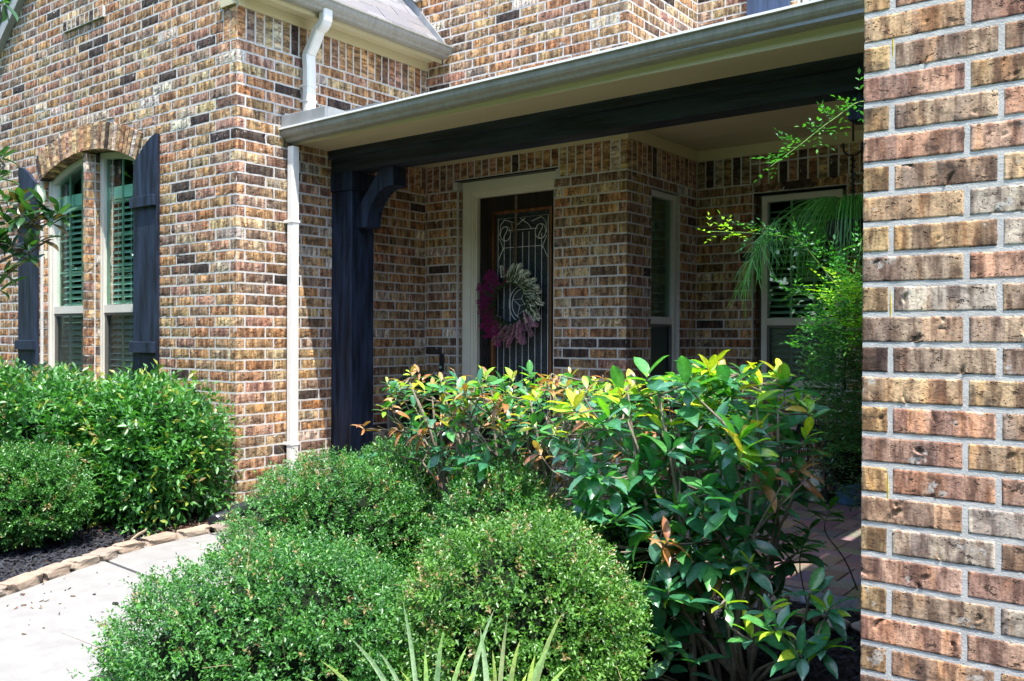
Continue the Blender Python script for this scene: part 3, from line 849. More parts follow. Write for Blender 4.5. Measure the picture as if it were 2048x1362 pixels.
m = MB(); m.box(ox0+.035, ox0+.095, yl-.022, yl-.001, 1.115, 1.235, bev=.006); m.tube([(ox0+.065, yl-.02, 1.0), (ox0+.065, yl-.05, .99), (ox0+.065, yl-.055, .9), (ox0+.065, yl-.02, .86)], .009, 8); m.box(ox0+.04, ox0+.09, yl-.015, yl-.001, .84, 1.05, bev=.005)
m.build('door_lock', M['black_metal'], dr)
m = MB(); m.box(DX0, DX1, YE+.02, YE+.24, .028, .05); hp('threshold', m, M['black_metal'])

# ---- shutters
def shutter(xa, xb, high_left, label):
    bw = (xb-xa)/3; root = None
    def top(x):
        t = (x-xa)/(xb-xa); t = 1-t if high_left else t
        return 2.53+.178*math.sin(t*PI/2)**1.2
    e = MB()
    # backing: battens carry the planks
    e.box(xa-.008, xb-.002, -.064, -.036, 2.170, 2.252, bev=.003)
    sh = hp('shutter', e, M['navy'], label=label)
    m = MB(); m.box(xa-.008, xb-.002, -.064, -.036, 1.066, 1.150, bev=.003); m.build('batten', M['navy'], sh)
    for i in range(3):
        a, b = xa+bw*i+.001, xa+bw*(i+1)-.001
        xs = np.linspace(a, b, 5)
        m = MB(); m.prism([(a, .76)]+[(b, .76)]+[(x, top(x)) for x in xs[::-1]], -.035, -.009, 'y'); m.build('plank', M['navy'], sh)
shutter(-1.262, -.935, False, 'navy board shutter right of the arched windows')
shutter(-3.205, -2.862, True, 'navy board shutter left of the arched windows, behind magnolia leaves')
m = MB()
for i in range(4): m.box(2.409+i*.0855+.001, 2.409+(i+1)*.0855-.001, YB-.04, YB-.012, 3.2, 4.9)
hp('shutter', m, simple('upstairs_shutter_blue', (.05, .08, .15), .5, 14, .3, .002, 60, .45, stretch=(1, 1, .12)), label='blue shutter upstairs above the porch gutter')

# ---- porch roof, beam, post
ZC = 2.725
m = MB(); m.box(.0, 4.52, 1.004, YB-.002, ZC, ZC+.03); ceiling = hp('porch_ceiling', m, M['soffit'])
m = MB(); m.box(.0, XE, YE-.018, YE-.001, 2.636, ZC-.002); m.box(XE+.001, XE+.019, YE-.018, YB-.001, 2.636, ZC-.002); m.box(XE+.020, 4.52, YB-.019, YB-.001, 2.636, ZC-.002); m.box(.001, .019, 1.005, YE-.019, 2.636, ZC-.002)
hp('frieze_board', m, M['trim'])
m = MB(); m.box(.0, 4.52, .505, .838, 2.600, 2.618); hp('porch_soffit', m, M['soffit'])
m = MB(); m.box(.001, 1.99, .484, .504, 2.590, 2.72); m.box(1.993, 4.52, .484, .504, 2.592, 2.72); hp('fascia_board', m, M['trim'])
# gutter: ogee profile along X
gp = [(.483, 2.735), (.483, 2.618), (.425, 2.614), (.412, 2.622), (.402, 2.642), (.384, 2.656), (.372, 2.675), (.368, 2.712), (.360, 2.716), (.360, 2.731), (.372, 2.731), (.372, 2.722), (.378, 2.700), (.392, 2.664), (.410, 2.650), (.420, 2.630), (.470, 2.628), (.476, 2.735)]
gp = [(a, 2.735-(2.735-b)*.78) for a, b in gp]
def drop(m):      # the gutter falls towards its downspout
    m.v = [(x, y, z-.046+.0128*x) for x, y, z in m.v]; return m
m = MB(); m.prism(gp, -.012, 4.52, 'x'); m.prism([(.484, 2.730), (.483, 2.640), (.425, 2.637), (.384, 2.670), (.360, 2.729)], -.016, -.0125, 'x'); drop(m)
m.prism([(.484-.001, 2.5725)]+[(.424, 2.5685), (.411, 2.5765), (.400, 2.5965), (.382, 2.610), (.370, 2.629), (.3655, 2.667), (.3575, 2.671), (.3575, 2.6865), (.366, 2.6865)], .0, .40, 'x') if False else None
gut = hp('porch_gutter', m, M['gutter'])
m = MB(); m.box(-.012, 4.52, .353, .3595, 2.722, 2.734); m.box(-.012, 4.52, .3597, .372, 2.7325, 2.7365); drop(m); m.build('rolled_lip', simple('white_lip', (.78, .78, .76), .35, 3, .04), gut)
m = MB(); m.box(.010, .485, .366, .385, 2.688, 2.778, bev=.003); m.box(.010, .030, .386, .70, 2.700, 2.80); m.box(.468, .485, .386, .60, 2.700, 2.778)
hp('splash_guard', m, M['flash'], label='grey metal splash guard at the gutter end')
m = MB(); m.prism([(.40, 2.690), (3.03, 3.06), (3.03, 3.02), (.40, 2.650)], .0, 4.52, 'x')
hp('porch_roof', m, M['flash'])
m = MB(); m.prism([(.55, 2.73), (1.88, 2.92), (1.88, 3.14), (1.317, 3.076), (.70, 2.83)], .001, .012, 'x'); hp('step_flashing', m, M['flash'])
m = MB(); m.box(-.0+.002, 4.52, .842, 1.000, 2.433, 2.618); m.box(.002, 4.52, .812, .841, 2.540, 2.6); m.box(.002, 4.52, .815, .841, 2.6005, 2.6175)
hp('porch_beam', m, M['navy_h'], label='dark navy wooden beam across the porch opening')
def post(x0, x1):
    m = MB(); m.box(x0+.003, x1, .846, 1.076, .03, 2.29, bev=.004)
    p = hp('porch_post', m, M['navy'], label='navy timber porch post' + (' against the brick side wall' if x0 < 1 else ' at the far porch end'))
    m = MB(); m.box(x0+.002, x1+.012, .832, 1.088, 2.292, 2.431, bev=.004); m.build('post_cap', M['navy'], p)
    return p
post(0, .226); post(4.22, 4.45)
def bracket(xb, sgn):
    # profile in X-Z, mirrored by sgn, curved inner edge
    pts = [(0.002, 2.012), (.002, 2.144), (.255, 2.429), (.390, 2.429), (.390, 2.298)]
    for i in range(1, 11):
        t = i/11; a = t*PI/2
        pts.append((.390-(.390-.122)*math.sin(a)**.9 if True else 0, 2.298-(2.298-2.012)*(1-math.cos(a))))
    pts.append((.122, 2.012))
    m = MB(); m.prism([(xb+sgn*(a), b) for a, b in pts], .890, 1.023, 'y')
    hp('porch_bracket', m, M['navy'], label='curved navy bracket under the beam' if sgn > 0 else 'second curved bracket at the far post, mostly hidden')
bracket(.228, 1); bracket(4.218, -1)

for xs_ in (1.25, 2.9):
    m = MB(); m.prism([(a-.0012 if a < .45 else a, b) for a, b in gp], xs_, xs_+.035, 'x'); drop(m); m.build('seam', M['gutter'], gut)
# ---- upper eave on the side wall, its gutter and roof
m = MB(); m.box(.002, .020, .002, YE-.003, 3.462, 3.53); hp('eave_frieze', m, M['trim'])
m = MB(); m.box(.002, .160, -.02, YE-.003, 3.531, 3.545); hp('eave_soffit', m, M['trim'])
m = MB(); m.box(.161, .180, -.02, YE-.003, 3.500, 3.62); hp('eave_fascia', m, M['trim'])
m = MB(); m.box(-.16, .001, -.020, -.001, 3.474, 3.62); hp('cornice_return', m, M['trim'])
sx = .18; sz = 3.62-2.69
gq = [(sx+(.484-a), b+sz-.045) for a, b in gp]
m = MB(); m.prism(gq, -.02, YE-.006, 'y'); hp('eave_gutter', m, M['gutter'])
sh_cols = [(.20, .19, .20), (.25, .24, .25), (.16, .155, .165), (.22, .205, .205)]
def roof_right(x, dz=0): return 3.625+(.20-x)*1.06+dz
mbr = MB(); mbr.prism([(.20, roof_right(.2)-.03), (.20, roof_right(.2)), (-1.8, roof_right(-1.8)), (-1.8, roof_right(-1.8)-.05)], -.07, YE-.002, 'y')
rf = hp('roof', mbr, M['flash'])
nrow = 0; x = .235
while x > -1.78:
    x2 = x-.10; yy = -.07; rr = random.Random(nrow)
    ns = 0
    while yy < YE-.02:
        ln = rr.choice((.16, .2, .3, .33)); y2 = min(yy+ln, YE-.02)
        c = rr.choice(sh_cols); th = .009+.006*(ns % 2)
        mm = MB(); zt = roof_right
        mm.prism([(x, zt(x)+.004), (x, zt(x)+.004+th), (x2-.02, zt(x2-.02)+.012+th*.4), (x2-.02, zt(x2-.02)+.004)], yy+.001, y2-.001, 'y', col=c)
        if nrow < 8: mm.build('shingle', M['shingle'], rf)
        else:
            if 'sh_rest' not in M: M['sh_rest'] = MB()
            M['sh_rest'].add(mm.v, mm.f, c)
        yy = y2; ns += 1
    nrow += 1; x = x2
M['sh_rest'].build('shingles', M['shingle'], rf, kind='stuff')
m = MB(); m.prism([(.225, roof_right(.225)), (.245, roof_right(.225)+.035), (-.6, roof_right(-.6)+.15), (-.6, roof_right(-.6))], YE-.018, YE-.003, 'y'); hp('roof_flashing', m, M['flash'])
# left slope of the gable with its rake
mr = MB(); mr.prism([(-1.8, 5.52), (-4.7, 3.23), (-4.7, 3.17), (-1.8, 5.44)], -.08, 2.0, 'y'); hp('roof', mr, M['flash'])
mr = MB(); mr.prism([(-1.8, 5.40), (-4.6, 3.20), (-4.6, 3.06), (-1.8, 5.27)], -.06, -.002, 'y'); hp('rake_soffit', mr, simple('rake_grey', (.33, .33, .31), .6, 4, .1))
# white dormer trim above the roof
m = MB(); m.prism([(-.10, 4.07), (-.33, 4.30), (-.33, 4.80), (-.02, 4.80), (-.02, 4.10)], YE-.05, YE-.02, 'y'); hp('corner_board', m, simple('white_trim', (.78, .77, .74), .5, 4, .04))

# ---- downspouts
m = MB()
ys = .436
m.rtube([(.062, ys, 2.56), (.062, ys, 2.48), (.060, ys, .10), (.085, ys, .06)], .033, .030, (0, 1, 0))
dsp = hp('downspout', m, M['spout'], label='white downspout below the porch gutter end')
m = MB()
for dy in (-.021, -.0105, 0, .0105, .021): m.box(.0925, .0955, ys+dy-.003, ys+dy+.003, .15, 2.45)
m.build('ribs', M['spout'], dsp)
for z in (2.02, .42):
    m = MB(); m.box(.0, .098, ys-.037, ys+.037, z-.010, z+.012, bev=.003); m.build('strap', M['spout'], dsp)
m = MB(); yu = .585
pts = [(.235, yu, 3.60), (.235, yu, 3.52)]
for t in np.linspace(0, PI/2, 6): pts.append((.235-.07*(1-math.cos(t)), yu, 3.50-.07*math.sin(t)))
pts += [(.12, yu, 3.36)]
for t in np.linspace(0, PI/2.6, 5): pts.append((.075-.02+.045*(1-t), yu, 3.33-.06*t))
pts += [(.055, yu, 3.16), (.055, yu, 2.86), (.09, yu, 2.80)]
m.rtube(pts, .042, .032, (0, 1, 0))
ds2 = hp('downspout', m, M['spout'], label='short downspout with a bent elbow below the upper gutter')
for z in (3.03, 2.92):
    m = MB(); m.box(.0, .089, yu-.046, yu+.046, z-.008, z+.008); m.build('strap', M['spout'], ds2)
m = MB(); m.box(.0015, .022, 1.44, 1.55, .45, .59, bev=.004); hp('outlet_cover', m, M['grey_plastic'])

# doorbell
m = MB(); bx = .196; m.box(bx-.021, bx+.021, YE-.024, YE-.001, .905, 1.055, bev=.005)
t = thing('doorbell', (bx, YE, .98), 'slim black doorbell on the brick left of the door', 'doorbell')
m.build('casing', M['black_plastic'], t)
m = MB(); m.tube([(bx, YE-.0245, .94), (bx, YE-.028, .94)], .012, 12); m.build('button', simple('bell_button', (.35, .6, .5), .3), t)
m = MB(); m.tube([(bx, YE-.0245, 1.02), (bx, YE-.027, 1.02)], .010, 12); m.build('lens', M['black_metal'], t); settle(t)

# ------------------------------------------------------------------ near brick wall at the right
PX, PY = 4.532, -1.33
pz0 = 3.24-1.217         # mortar line at the top of the frame
nw = thing('brick_wall', (PX, PY, 0), 'close brick wall end filling the right edge of the view', 'wall')
m = MB(); m.box(PX+.012, 7.2, PY+.014, 3.02, 0, 2.55)
core = m.build('mortar', M['mortar'], nw)
restw = MB(); jn = MB()
NEARCOL = [(.50, .35, .25), (.46, .34, .25), (.50, .31, .23), (.41, .31, .235), (.54, .39, .25), (.48, .31, .24), (.52, .45, .38), (.50, .35, .22)]
kk = 0
for k in range(-6, 28):
    z1 = pz0-k*H-JT/2; z0 = pz0-(k+1)*H+JT/2
    if z1 < .0: break
    odd = k % 2 == 1
    xs = [PX]
    xs += [PX+HDR] if odd else [PX+MOD]
    while xs[-1] < 7.1: xs.append(xs[-1]+MOD)
    for j in range(len(xs)-1):
        a, b = xs[j]+(JT/2 if j else 0), xs[j+1]-JT/2
        seed = 5000+kk; kk += 1
        rnd = random.Random(seed)
        c = rnd.choice(NEARCOL); s = rnd.uniform(.85, 1.15); c = tuple(v*s for v in c)
        if j == 0 and odd: c = (.50, .36, .20)
        if rnd.random() < .09: c = (.58, .52, .42)
        if rnd.random() < .05: c = (.12, .08, .065)
        mortar_ring(jn, (a, b, PY, 0, z0, z1), 'f', .0001)
        pr = rnd.uniform(.0006, .0016)
        vis = (z1 > .25 and z0 < 2.12 and a < 5.06)
        y1_ = PY+(MOD-JT/2 if (j == 0 and odd) else TB)
        if vis:
            L = b-a; gs = []
            for _ in range(rnd.choice((1, 1, 2, 3)) if L > .1 else rnd.choice((0, 0, 1))):
                r_ = rnd.choice((rnd.uniform(.004, .008), rnd.uniform(.010, .020), rnd.uniform(.02, .055)))
                gs.append((rnd.uniform(a+.02, b-.02), rnd.uniform(z0+.006, z1-.006), r_, rnd.uniform(0, 6.28), rnd.uniform(.3, 1.2), rnd.uniform(.006, .013), rnd.uniform(.002, .005)))
            mm = MB(); brick_geo(mm, a, b, PY-pr, y1_, z0, z1, seed, c, (max(8, int(L/.0042)), 2 if y1_-PY < .1 else 5, 16), False, gs, rough=.0003)
            me = mm.mesh('brick'); me.materials.append(M['brick_near']); me.polygons.foreach_set('use_smooth', [True]*len(me.polygons))
            o = link('brick', me, nw)
        else: brick_geo(restw, a, b, PY-pr, y1_, z0, z1, seed, c, (5, 2, 3))
    # side facing -X
    st = PY+(MOD if odd else HDR); yy = st
    while yy < 2.9:
        kk += 1; rnd = random.Random(9000+kk); c = rnd.choice(NEARCOL)
        brick_geo(restw, PX-rnd.uniform(0, .001), PX+TB, yy+JT/2, min(yy+MOD-JT/2, 3.0), z0, z1, 9000+kk, c, (1, 5, 2)); yy += MOD
jm = jn.mesh('mortar_joints'); jm.materials.append(M['mortar']); link('mortar_joints', jm, nw, 'stuff')
me = restw.mesh('brickwork'); me.materials.append(M['brick_near']); link('brickwork', me, nw, 'stuff')
m = MB()
for (xa, za, zb) in ((PX+.072, 1.87, 2.0), (PX+.070, 1.20, 1.36), (PX+.066, .74, .90)):
    m.tube([(xa, PY+.003, za), (xa+.001, PY+.001, (za+zb)/2), (xa-.001, PY+.003, zb)], [.0018, .0026, .002], 6)
m.build('paint_drips', M['yellow_paint'], nw, label='yellow paint drips on the mortar joints')
m = MB(); m.box(PX-.012, 7.3, PY-.012, 3.02, 2.552, 2.59); m.build('wall_cap', M['trim'], nw)
settle(nw)

# ------------------------------------------------------------------ ground
def grid_sheet(x0, x1, y0, y1, n, f):
    xs = np.linspace(x0, x1, n); ys = np.linspace(y0, y1, n)
    vs = [(a, b, f(a, b)) for b in ys for a in xs]
    fs = [(j*n+i, j*n+i+1, (j+1)*n+i+1, (j+1)*n+i) for j in range(n-1) for i in range(n-1)]
    return vs, fs
def hum(x, y): return .012*math.sin(3.1*x+1)*math.cos(2.7*y)+.008*math.sin(9*x+y*5)
m = MB(); vs, fs = grid_sheet(-250, 250, -250, 250, 3, lambda a, b: -.06); m.add(vs, fs); o = m.build('ground', M['lawn']); o['kind'] = 'structure'
m = MB(); vs, fs = grid_sheet(-5.5, 7.5, -4.6, 2.2, 90, lambda a, b: -.035+hum(a, b)); m.add(vs, fs); o = m.build('garden_bed', M['soil'], smooth=True); o['kind'] = 'structure'

# walkway: curved concrete slabs between two edge curves
EL = [(1.35, -4.2), (1.10, -3.0), (.96, -2.3), (.90, -1.90), (.745, -1.54), (.615, -1.26), (.515, -1.07), (.470, -.79), (.50, -.45), (.56, 0), (.58, .45)]
ER = [(3.2, -4.4), (2.8, -3.4), (2.45, -2.7), (2.20, -2.2), (2.0, -1.75), (1.85, -1.35), (1.75, -1.0), (1.72, -.7), (1.73, -.4), (1.75, 0), (1.76, .45)]
def sub(c, n):
    out = []
    for i in range(len(c)-1):
        p0 = np.array(c[max(i-1, 0)]); p1 = np.array(c[i]); p2 = np.array(c[i+1]); p3 = np.array(c[min(i+2, len(c)-1)])
        for k in range(n):
            t = k/n; out.append(.5*((2*p1)+(-p0+p2)*t+(2*p0-5*p1+4*p2-p3)*t*t+(-p0+3*p1-3*p2+p3)*t**3))
    out.append(np.array(c[-1])); return out
EL2, ER2 = sub(EL, 4), sub(ER, 4)
walk = bpy.data.objects.new('walkway', None); COL.objects.link(walk); walk['kind'] = 'structure'
# the expansion joint seen in the photo falls near EL (.64,-1.24)
def slab(i0, i1):
    m = MB(); L = EL2[i0:i1+1]; Rr = ER2[i0:i1+1]; n = len(L)
    vs = [(p[0], p[1], .0) for p in L]+[(p[0], p[1], .0) for p in Rr]+[(p[0], p[1], -.09) for p in L]+[(p[0], p[1], -.09) for p in Rr]
    fs = []
    for i in range(n-1):
        fs += [(i, i+1, n+i+1, n+i), (i, 2*n+i, 2*n+i+1, i+1), (n+i, n+i+1, 3*n+i+1, 3*n+i)]
    fs += [(0, n, 3*n, 2*n), (n-1, 3*n-1, 4*n-1, 2*n-1)]
    m.add(vs, fs); m.build('slab', M['concrete'], walk)
J_ = [0, 9, 20, 31, 40]
def lerp_gap(c, i, g):
    a = c[i]; b = c[min(i+1, len(c)-1)]; d = b-a; return a+d/np.linalg.norm(d)*g
for a, b in zip(J_[:-1], J_[1:]):
    sl_, sr_ = EL2[a].copy(), ER2[a].copy()
    if a: EL2[a] = lerp_gap(EL2, a, .024); ER2[a] = lerp_gap(ER2, a, .024)
    slab(a, b); EL2[a], ER2[a] = sl_, sr_

# edging stones along the left of the walk
es = [(1.12, -2.75), (1.02, -2.4), (.93, -2.05), (.865, -1.83), (.78, -1.64), (.705, -1.46), (.635, -1.29), (.565, -1.15), (.515, -.95), (.485, -.72), (.49, -.50), (.52, -.30)]
STC = [(.31, .235, .175), (.35, .28, .21), (.27, .22, .175), (.33, .25, .185)]
def rock(mb, c, rx, ry, rz, seed, col, sub_=2, flat=.0, rot=0):
    import bmesh
    bm = bmesh.new(); bmesh.ops.create_icosphere(bm, subdivisions=sub_, radius=1)
    rr = random.Random(seed); ph = [rr.uniform(0, 6) for _ in range(6)]
    vs = []
    for v in bm.verts:
        p = v.co; k = 1+.13*math.sin(3*p.x+ph[0])*math.cos(2.5*p.y+ph[1])+.09*math.sin(5*p.z+ph[2]+4*p.x)+rr.uniform(-.035, .035)
        if flat: q = [math.copysign(abs(t)**flat, t) for t in p]
        else: q = list(p)
        x, y, z = q[0]*rx*k, q[1]*ry*k, q[2]*rz*k
        vs.append((c[0]+x*math.cos(rot)-y*math.sin(rot), c[1]+x*math.sin(rot)+y*math.cos(rot), c[2]+z))
    fs = [tuple(v.index for v in f.verts) for f in bm.faces]; bm.free()
    mb.add(vs, fs, col)
names = ['topmost visible', 'second', 'third', 'fourth', 'fifth', 'sixth', 'seventh', 'eighth']
vis_es = 0
for i in range(len(es)-1):
    a, b = np.array(es[i]), np.array(es[i+1]); d = b-a; L = np.linalg.norm(d); c = (a+b)/2; n = np.array([-d[1], d[0]])/L
    c = c+n*.045
    m = MB(); rnd = random.Random(i+40)
    rock(m, (0, 0, 0), L/2*.97, .055+rnd.uniform(-.008, .012), .030+rnd.uniform(-.004, .008), i, STC[i % 4], 3, .45, 0)
    o = m.build('edging_stone', M['stone'], smooth=False)
    o.location = (c[0], c[1], .012); o.rotation_euler = (0, 0, math.atan2(d[1], d[0]))
    nth = ['just out of frame at the near end', 'second nearest, cut by the frame edge', 'nearest whole one, at the left frame edge', 'next to the nearest, wide and low', 'short one beside the black mulch', 'large peach one with a rough top', 'short one touching the walkway joint', 'pale one just past the walkway joint', 'low one with the stick lying behind it', 'thin pale one before the clipped bush', 'farthest one beside the drain pipe'][i]
    tag(o, 'tan limestone edging block, '+nth, 'edging stone', 'limestone edging along the walkway')

# ------------------------------------------------------------------ mulch
def chips(name, n, fx, colf, lab, cat, zf=lambda x, y: 0, size=(.018, .05)):
    P = fx(n)
    n = len(P)
    L = RNG.uniform(*size, n); W = L*RNG.uniform(.15, .4, n); T = RNG.uniform(.002, .006, n)
    yaw = RNG.uniform(0, 6.28, n); pit = RNG.normal(0, .35, n); rl = RNG.normal(0, .5, n)
    cy, sy, cp, sp, cr, sr = np.cos(yaw), np.sin(yaw), np.cos(pit), np.sin(pit), np.cos(rl), np.sin(rl)
    ax = np.stack([cy*cp, sy*cp, sp], 1); ay = np.stack([-sy*cr-cy*sp*sr, cy*cr-sy*sp*sr, cp*sr], 1); azz = np.cross(ax, ay)
    T_ = np.array([(-1, -1, 0), (1, -.6, 0), (1, .7, 0), (-1, 1, 0), (-.8, -.5, 1), (.8, -.4, 1), (.9, .5, 1), (-.9, .6, 1)], float)
    V = P[:, None, :]+T_[None, :, 0:1]*L[:, None, None]*.5*ax[:, None, :]+T_[None, :, 1:2]*W[:, None, None]*.5*ay[:, None, :]+T_[None, :, 2:3]*T[:, None, None]*azz[:, None, :]
    Fc = np.array([(4, 5, 6, 7), (0, 1, 5, 4), (1, 2, 6, 5), (2, 3, 7, 6), (3, 0, 4, 7)])
    F = (np.arange(n)[:, None, None]*8+Fc[None]).reshape(-1, 4)
    C = colf(n, P); C = np.repeat(C[:, None, :], 8, 1).reshape(-1, 3)
    me = fast_mesh(name, V.reshape(-1, 3), F, C); me.materials.append(M['mulch'])
    o = link(name, me); tag(o, lab, cat, kind='stuff'); return o
def fast_mesh(name, V, F, C):
    me = bpy.data.meshes.new(name); nv = len(V); nf = len(F); k = F.shape[1]
    me.vertices.add(nv); me.vertices.foreach_set('co', V.astype(np.float32).ravel())
    me.loops.add(nf*k); me.loops.foreach_set('vertex_index', F.astype(np.int32).ravel())
    me.polygons.add(nf); me.polygons.foreach_set('loop_start', np.arange(0, nf*k, k, dtype=np.int32))
    me.update(calc_edges=True)
    a = me.color_attributes.new('col', 'FLOAT_COLOR', 'POINT')
    c = np.ones((nv, 4), np.float32); c[:, :3] = C; a.data.foreach_set('color', c.ravel())
    return me
EP = np.array([e for e in es]+[(.56, .3)])
def left_bed(n):
    P = np.stack([RNG.uniform(-2.2, 1.1, n), RNG.uniform(-3.0, .0, n), np.zeros(n)], 1)
    ex = np.interp(P[:, 1], EP[:, 1], EP[:, 0]); P = P[P[:, 0] < ex-.06]
    P[:, 2] = -.025+np.array([hum(a, b) for a, b in P[:, :2]])+RNG.uniform(0, .02, len(P)); return P
def right_bed(n):
    P = np.stack([RNG.uniform(1.95, 4.52, n), RNG.uniform(-2.9, .35, n), np.zeros(n)], 1)
    P[:, 2] = -.025+np.array([hum(a, b) for a, b in P[:, :2]])+RNG.uniform(0, .02, len(P))
    ex = np.interp(P[:, 1], np.array(ER)[:, 1], np.array(ER)[:, 0]); P = P[P[:, 0] > ex+.02]; return P
dark = lambda n, P: np.array([.020, .021, .027])*RNG.uniform(.5, 2.0, n)[:, None]
def litter(n, P):
    c = np.array([[.10, .07, .045], [.16, .11, .07], [.05, .04, .035], [.22, .16, .1], [.12, .04, .02]])
    return c[RNG.integers(0, 5, n)]*RNG.uniform(.6, 1.2, n)[:, None]
chips('mulch', 26000, left_bed, dark, 'black shredded mulch in the bed left of the walkway', 'mulch')
chips('mulch', 16000, right_bed, dark, 'black mulch under the leafy shrub beside the near wall', 'mulch')
def lit_area(n):
    P = np.stack([RNG.normal(-.1, .45, n), RNG.normal(-.35, .22, n), RNG.uniform(-.01, .015, n)], 1)
    ex = np.interp(P[:, 1], EP[:, 1], EP[:, 0]); return P[(P[:, 0] < ex-.05) & (P[:, 1] < -.02)]
chips('leaf_litter', 3500, lit_area, litter, 'dry brown leaf litter below the left hedge by the house corner', 'leaf litter', size=(.012, .045))

def walk_bits(n):
    P = np.stack([RNG.uniform(.8, 2.1, n), RNG.uniform(-3.0, -.4, n), np.full(n, .002)], 1)
    a = np.interp(P[:, 1], np.array(EL)[:, 1], np.array(EL)[:, 0]); P = P[(P[:, 0] > a+.02) & (P[:, 0] < a+.02+RNG.exponential(.35, n))]; return P
chips('walkway_debris', 420, walk_bits, litter, 'scattered bark crumbs and leaf bits on the concrete walkway', 'debris', size=(.006, .026))
# ------------------------------------------------------------------ porch floor of brick pavers
pf = MB(); pf.box(.0, 4.52, .452, YB+.003, -.09, .018)
floor = pf.build('porch_floor', simple('paver_joint', (.34, .33, .33), .95, 40, .2)); floor['kind'] = 'structure'
PC = [(.24, .16, .13), (.20, .14, .125), (.28, .20, .155), (.17, .13, .125), (.25, .18, .16), (.29, .18, .13)]
prest = MB(); cnt = 0
pw, pl = .098, .203
j = 0
cells = []
# herringbone laid square to the house
for a in range(-30, 60):
    for b in range(-30, 60):
        t = (a+b) % 4
        X0, Y0 = a*.1015, .456+b*.1015
        if (a-b) % 4 == 0: cells.append((X0, X0+.2, Y0, Y0+pw))
        elif (a-b) % 4 == 3: pass
        if (a-b) % 4 == 2: cells.append((X0, X0+pw, Y0-.1015+.0, Y0-.1015+.2))
pav = []
for c in cells:
    x0, x1, y0_, y1_ = max(c[0], .004), min(c[1], 4.51), max(c[2], .456), min(c[3], 3.02)
    if x1-x0 > .03 and y1_-y0_ > .03: pav.append((x0, x1, y0_, y1_))
pav.sort(key=lambda c: -(c[0]*.6-c[2]) if c[0] > 2.8 else 99)
for i, c in enumerate(pav):
    rnd = random.Random(i*3+1); col = tuple(v*rnd.uniform(.8, 1.2) for v in rnd.choice(PC)); dz = rnd.uniform(-.002, .002)
    if i < 290:
        m = MB(); m.box(c[0], c[1], c[2], c[3], -.02, .030+dz, col, bev=.004); me = m.mesh('paver'); me.materials.append(M['paver']); link('paver', me, floor)
    else: prest.box(c[0], c[1], c[2], c[3], -.02, .030+dz, col)
me = prest.mesh('pavers'); me.materials.append(M['paver']); link('pavers', me, floor, 'stuff')

# river rocks in front of the porch edge
RC = [(.36, .31, .26), (.28, .22, .17), (.24, .26, .30), (.38, .34, .29), (.26, .19, .14), (.42, .38, .33)]
RCN = ['cream', 'brown', 'blue-grey', 'pale grey', 'rusty tan', 'whitish']
spots_ = [(3.60, .30), (3.73, .22), (3.86, .32), (3.97, .20), (4.10, .30), (4.22, .20), (4.34, .31), (4.44, .18), (3.66, .08), (3.80, .03), (3.92, .06), (4.05, .04), (4.17, .07), (4.30, .02), (4.42, .06), (3.50, .15), (3.74, -.10), (3.98, -.10), (4.14, -.12), (4.28, -.14), (4.42, -.10), (4.36, -.28), (4.46, -.24), (4.22, -.28), (3.40, .30)]
spots = [q for q in spots_ if q[1] > .0 and q[0] > 3.55]
nm = ['first', 'second', 'third', 'fourth', 'fifth', 'sixth', 'seventh', 'eighth', 'ninth']
row = {}
for i, (a, b) in enumerate(spots):
    rnd = random.Random(i+300); m = MB(); ci = i % 6
    rock(m, (0, 0, 0), rnd.uniform(.05, .075), rnd.uniform(.04, .06), rnd.uniform(.03, .042), i+9, RC[ci], 3)
    o = m.build('river_rock', M['stone'], smooth=True); o.location = (a, b, .02); o.rotation_euler = (0, 0, rnd.uniform(0, 3))
    rw = 'against the paver edge' if b > .14 else ('in the middle row' if b > -.05 else 'nearest the shrub stems')
    row[(ci, rw)] = row.get((ci, rw), 0)+1
    tag(o, '%s river rock %s, %s from the left of its row' % (RCN[ci], rw, nm[sum(1 for q in spots if ((q[1] > .14) == (b > .14) and (q[1] > -.05) == (b > -.05)) and q[0] < a)] if sum(1 for q in spots if ((q[1] > .14) == (b > .14) and (q[1] > -.05) == (b > -.05)) and q[0] < a) < 9 else 'last'), 'rock', 'river rocks at the porch edge')

# ------------------------------------------------------------------ foliage machinery
def frames(D, up=None, twist=None):
    n = len(D); D = D/np.linalg.norm(D, axis=1, keepdims=True)
    U = np.tile(np.array([0, 0, 1.]), (n, 1)) if up is None else up
    S = np.cross(D, U); sl_ = np.linalg.norm(S, axis=1, keepdims=True); S = np.where(sl_ > 1e-3, S/np.maximum(sl_, 1e-6), np.array([1., 0, 0]))
    N = np.cross(S, D)
    if twist is not None:
        c, s = np.cos(twist)[:, None], np.sin(twist)[:, None]; S, N = S*c+N*s, N*c-S*s
    return D, S, N
SM_V = np.array([(0, 0, 0), (.5, -.5, .10), (1, 0, -.02), (.5, .5, .10)]); SM_F = np.array([(0, 1, 2), (0, 2, 3)])
_xs = [(.13, .20), (.32, .40), (.54, .50), (.74, .45), (.90, .27)]
BG_V = np.array([(0, 0, 0)]+[q for t_, w_ in _xs for q in ((t_, -w_, .045-.08*t_*t_), (t_+.01, 0, -.10*t_*t_), (t_, w_, .045-.08*t_*t_))]+[(1.04, 0, -.14)])
BG_F = [(0, 1, 2), (0, 2, 3)]
for _i in range(4):
    o_ = 1+3*_i; BG_F += [(o_, o_+3, o_+4), (o_, o_+4, o_+1), (o_+1, o_+4, o_+5), (o_+1, o_+5, o_+2)]
BG_F += [(13, 16, 14), (14, 16, 15)]
BG_F = np.array(BG_F)
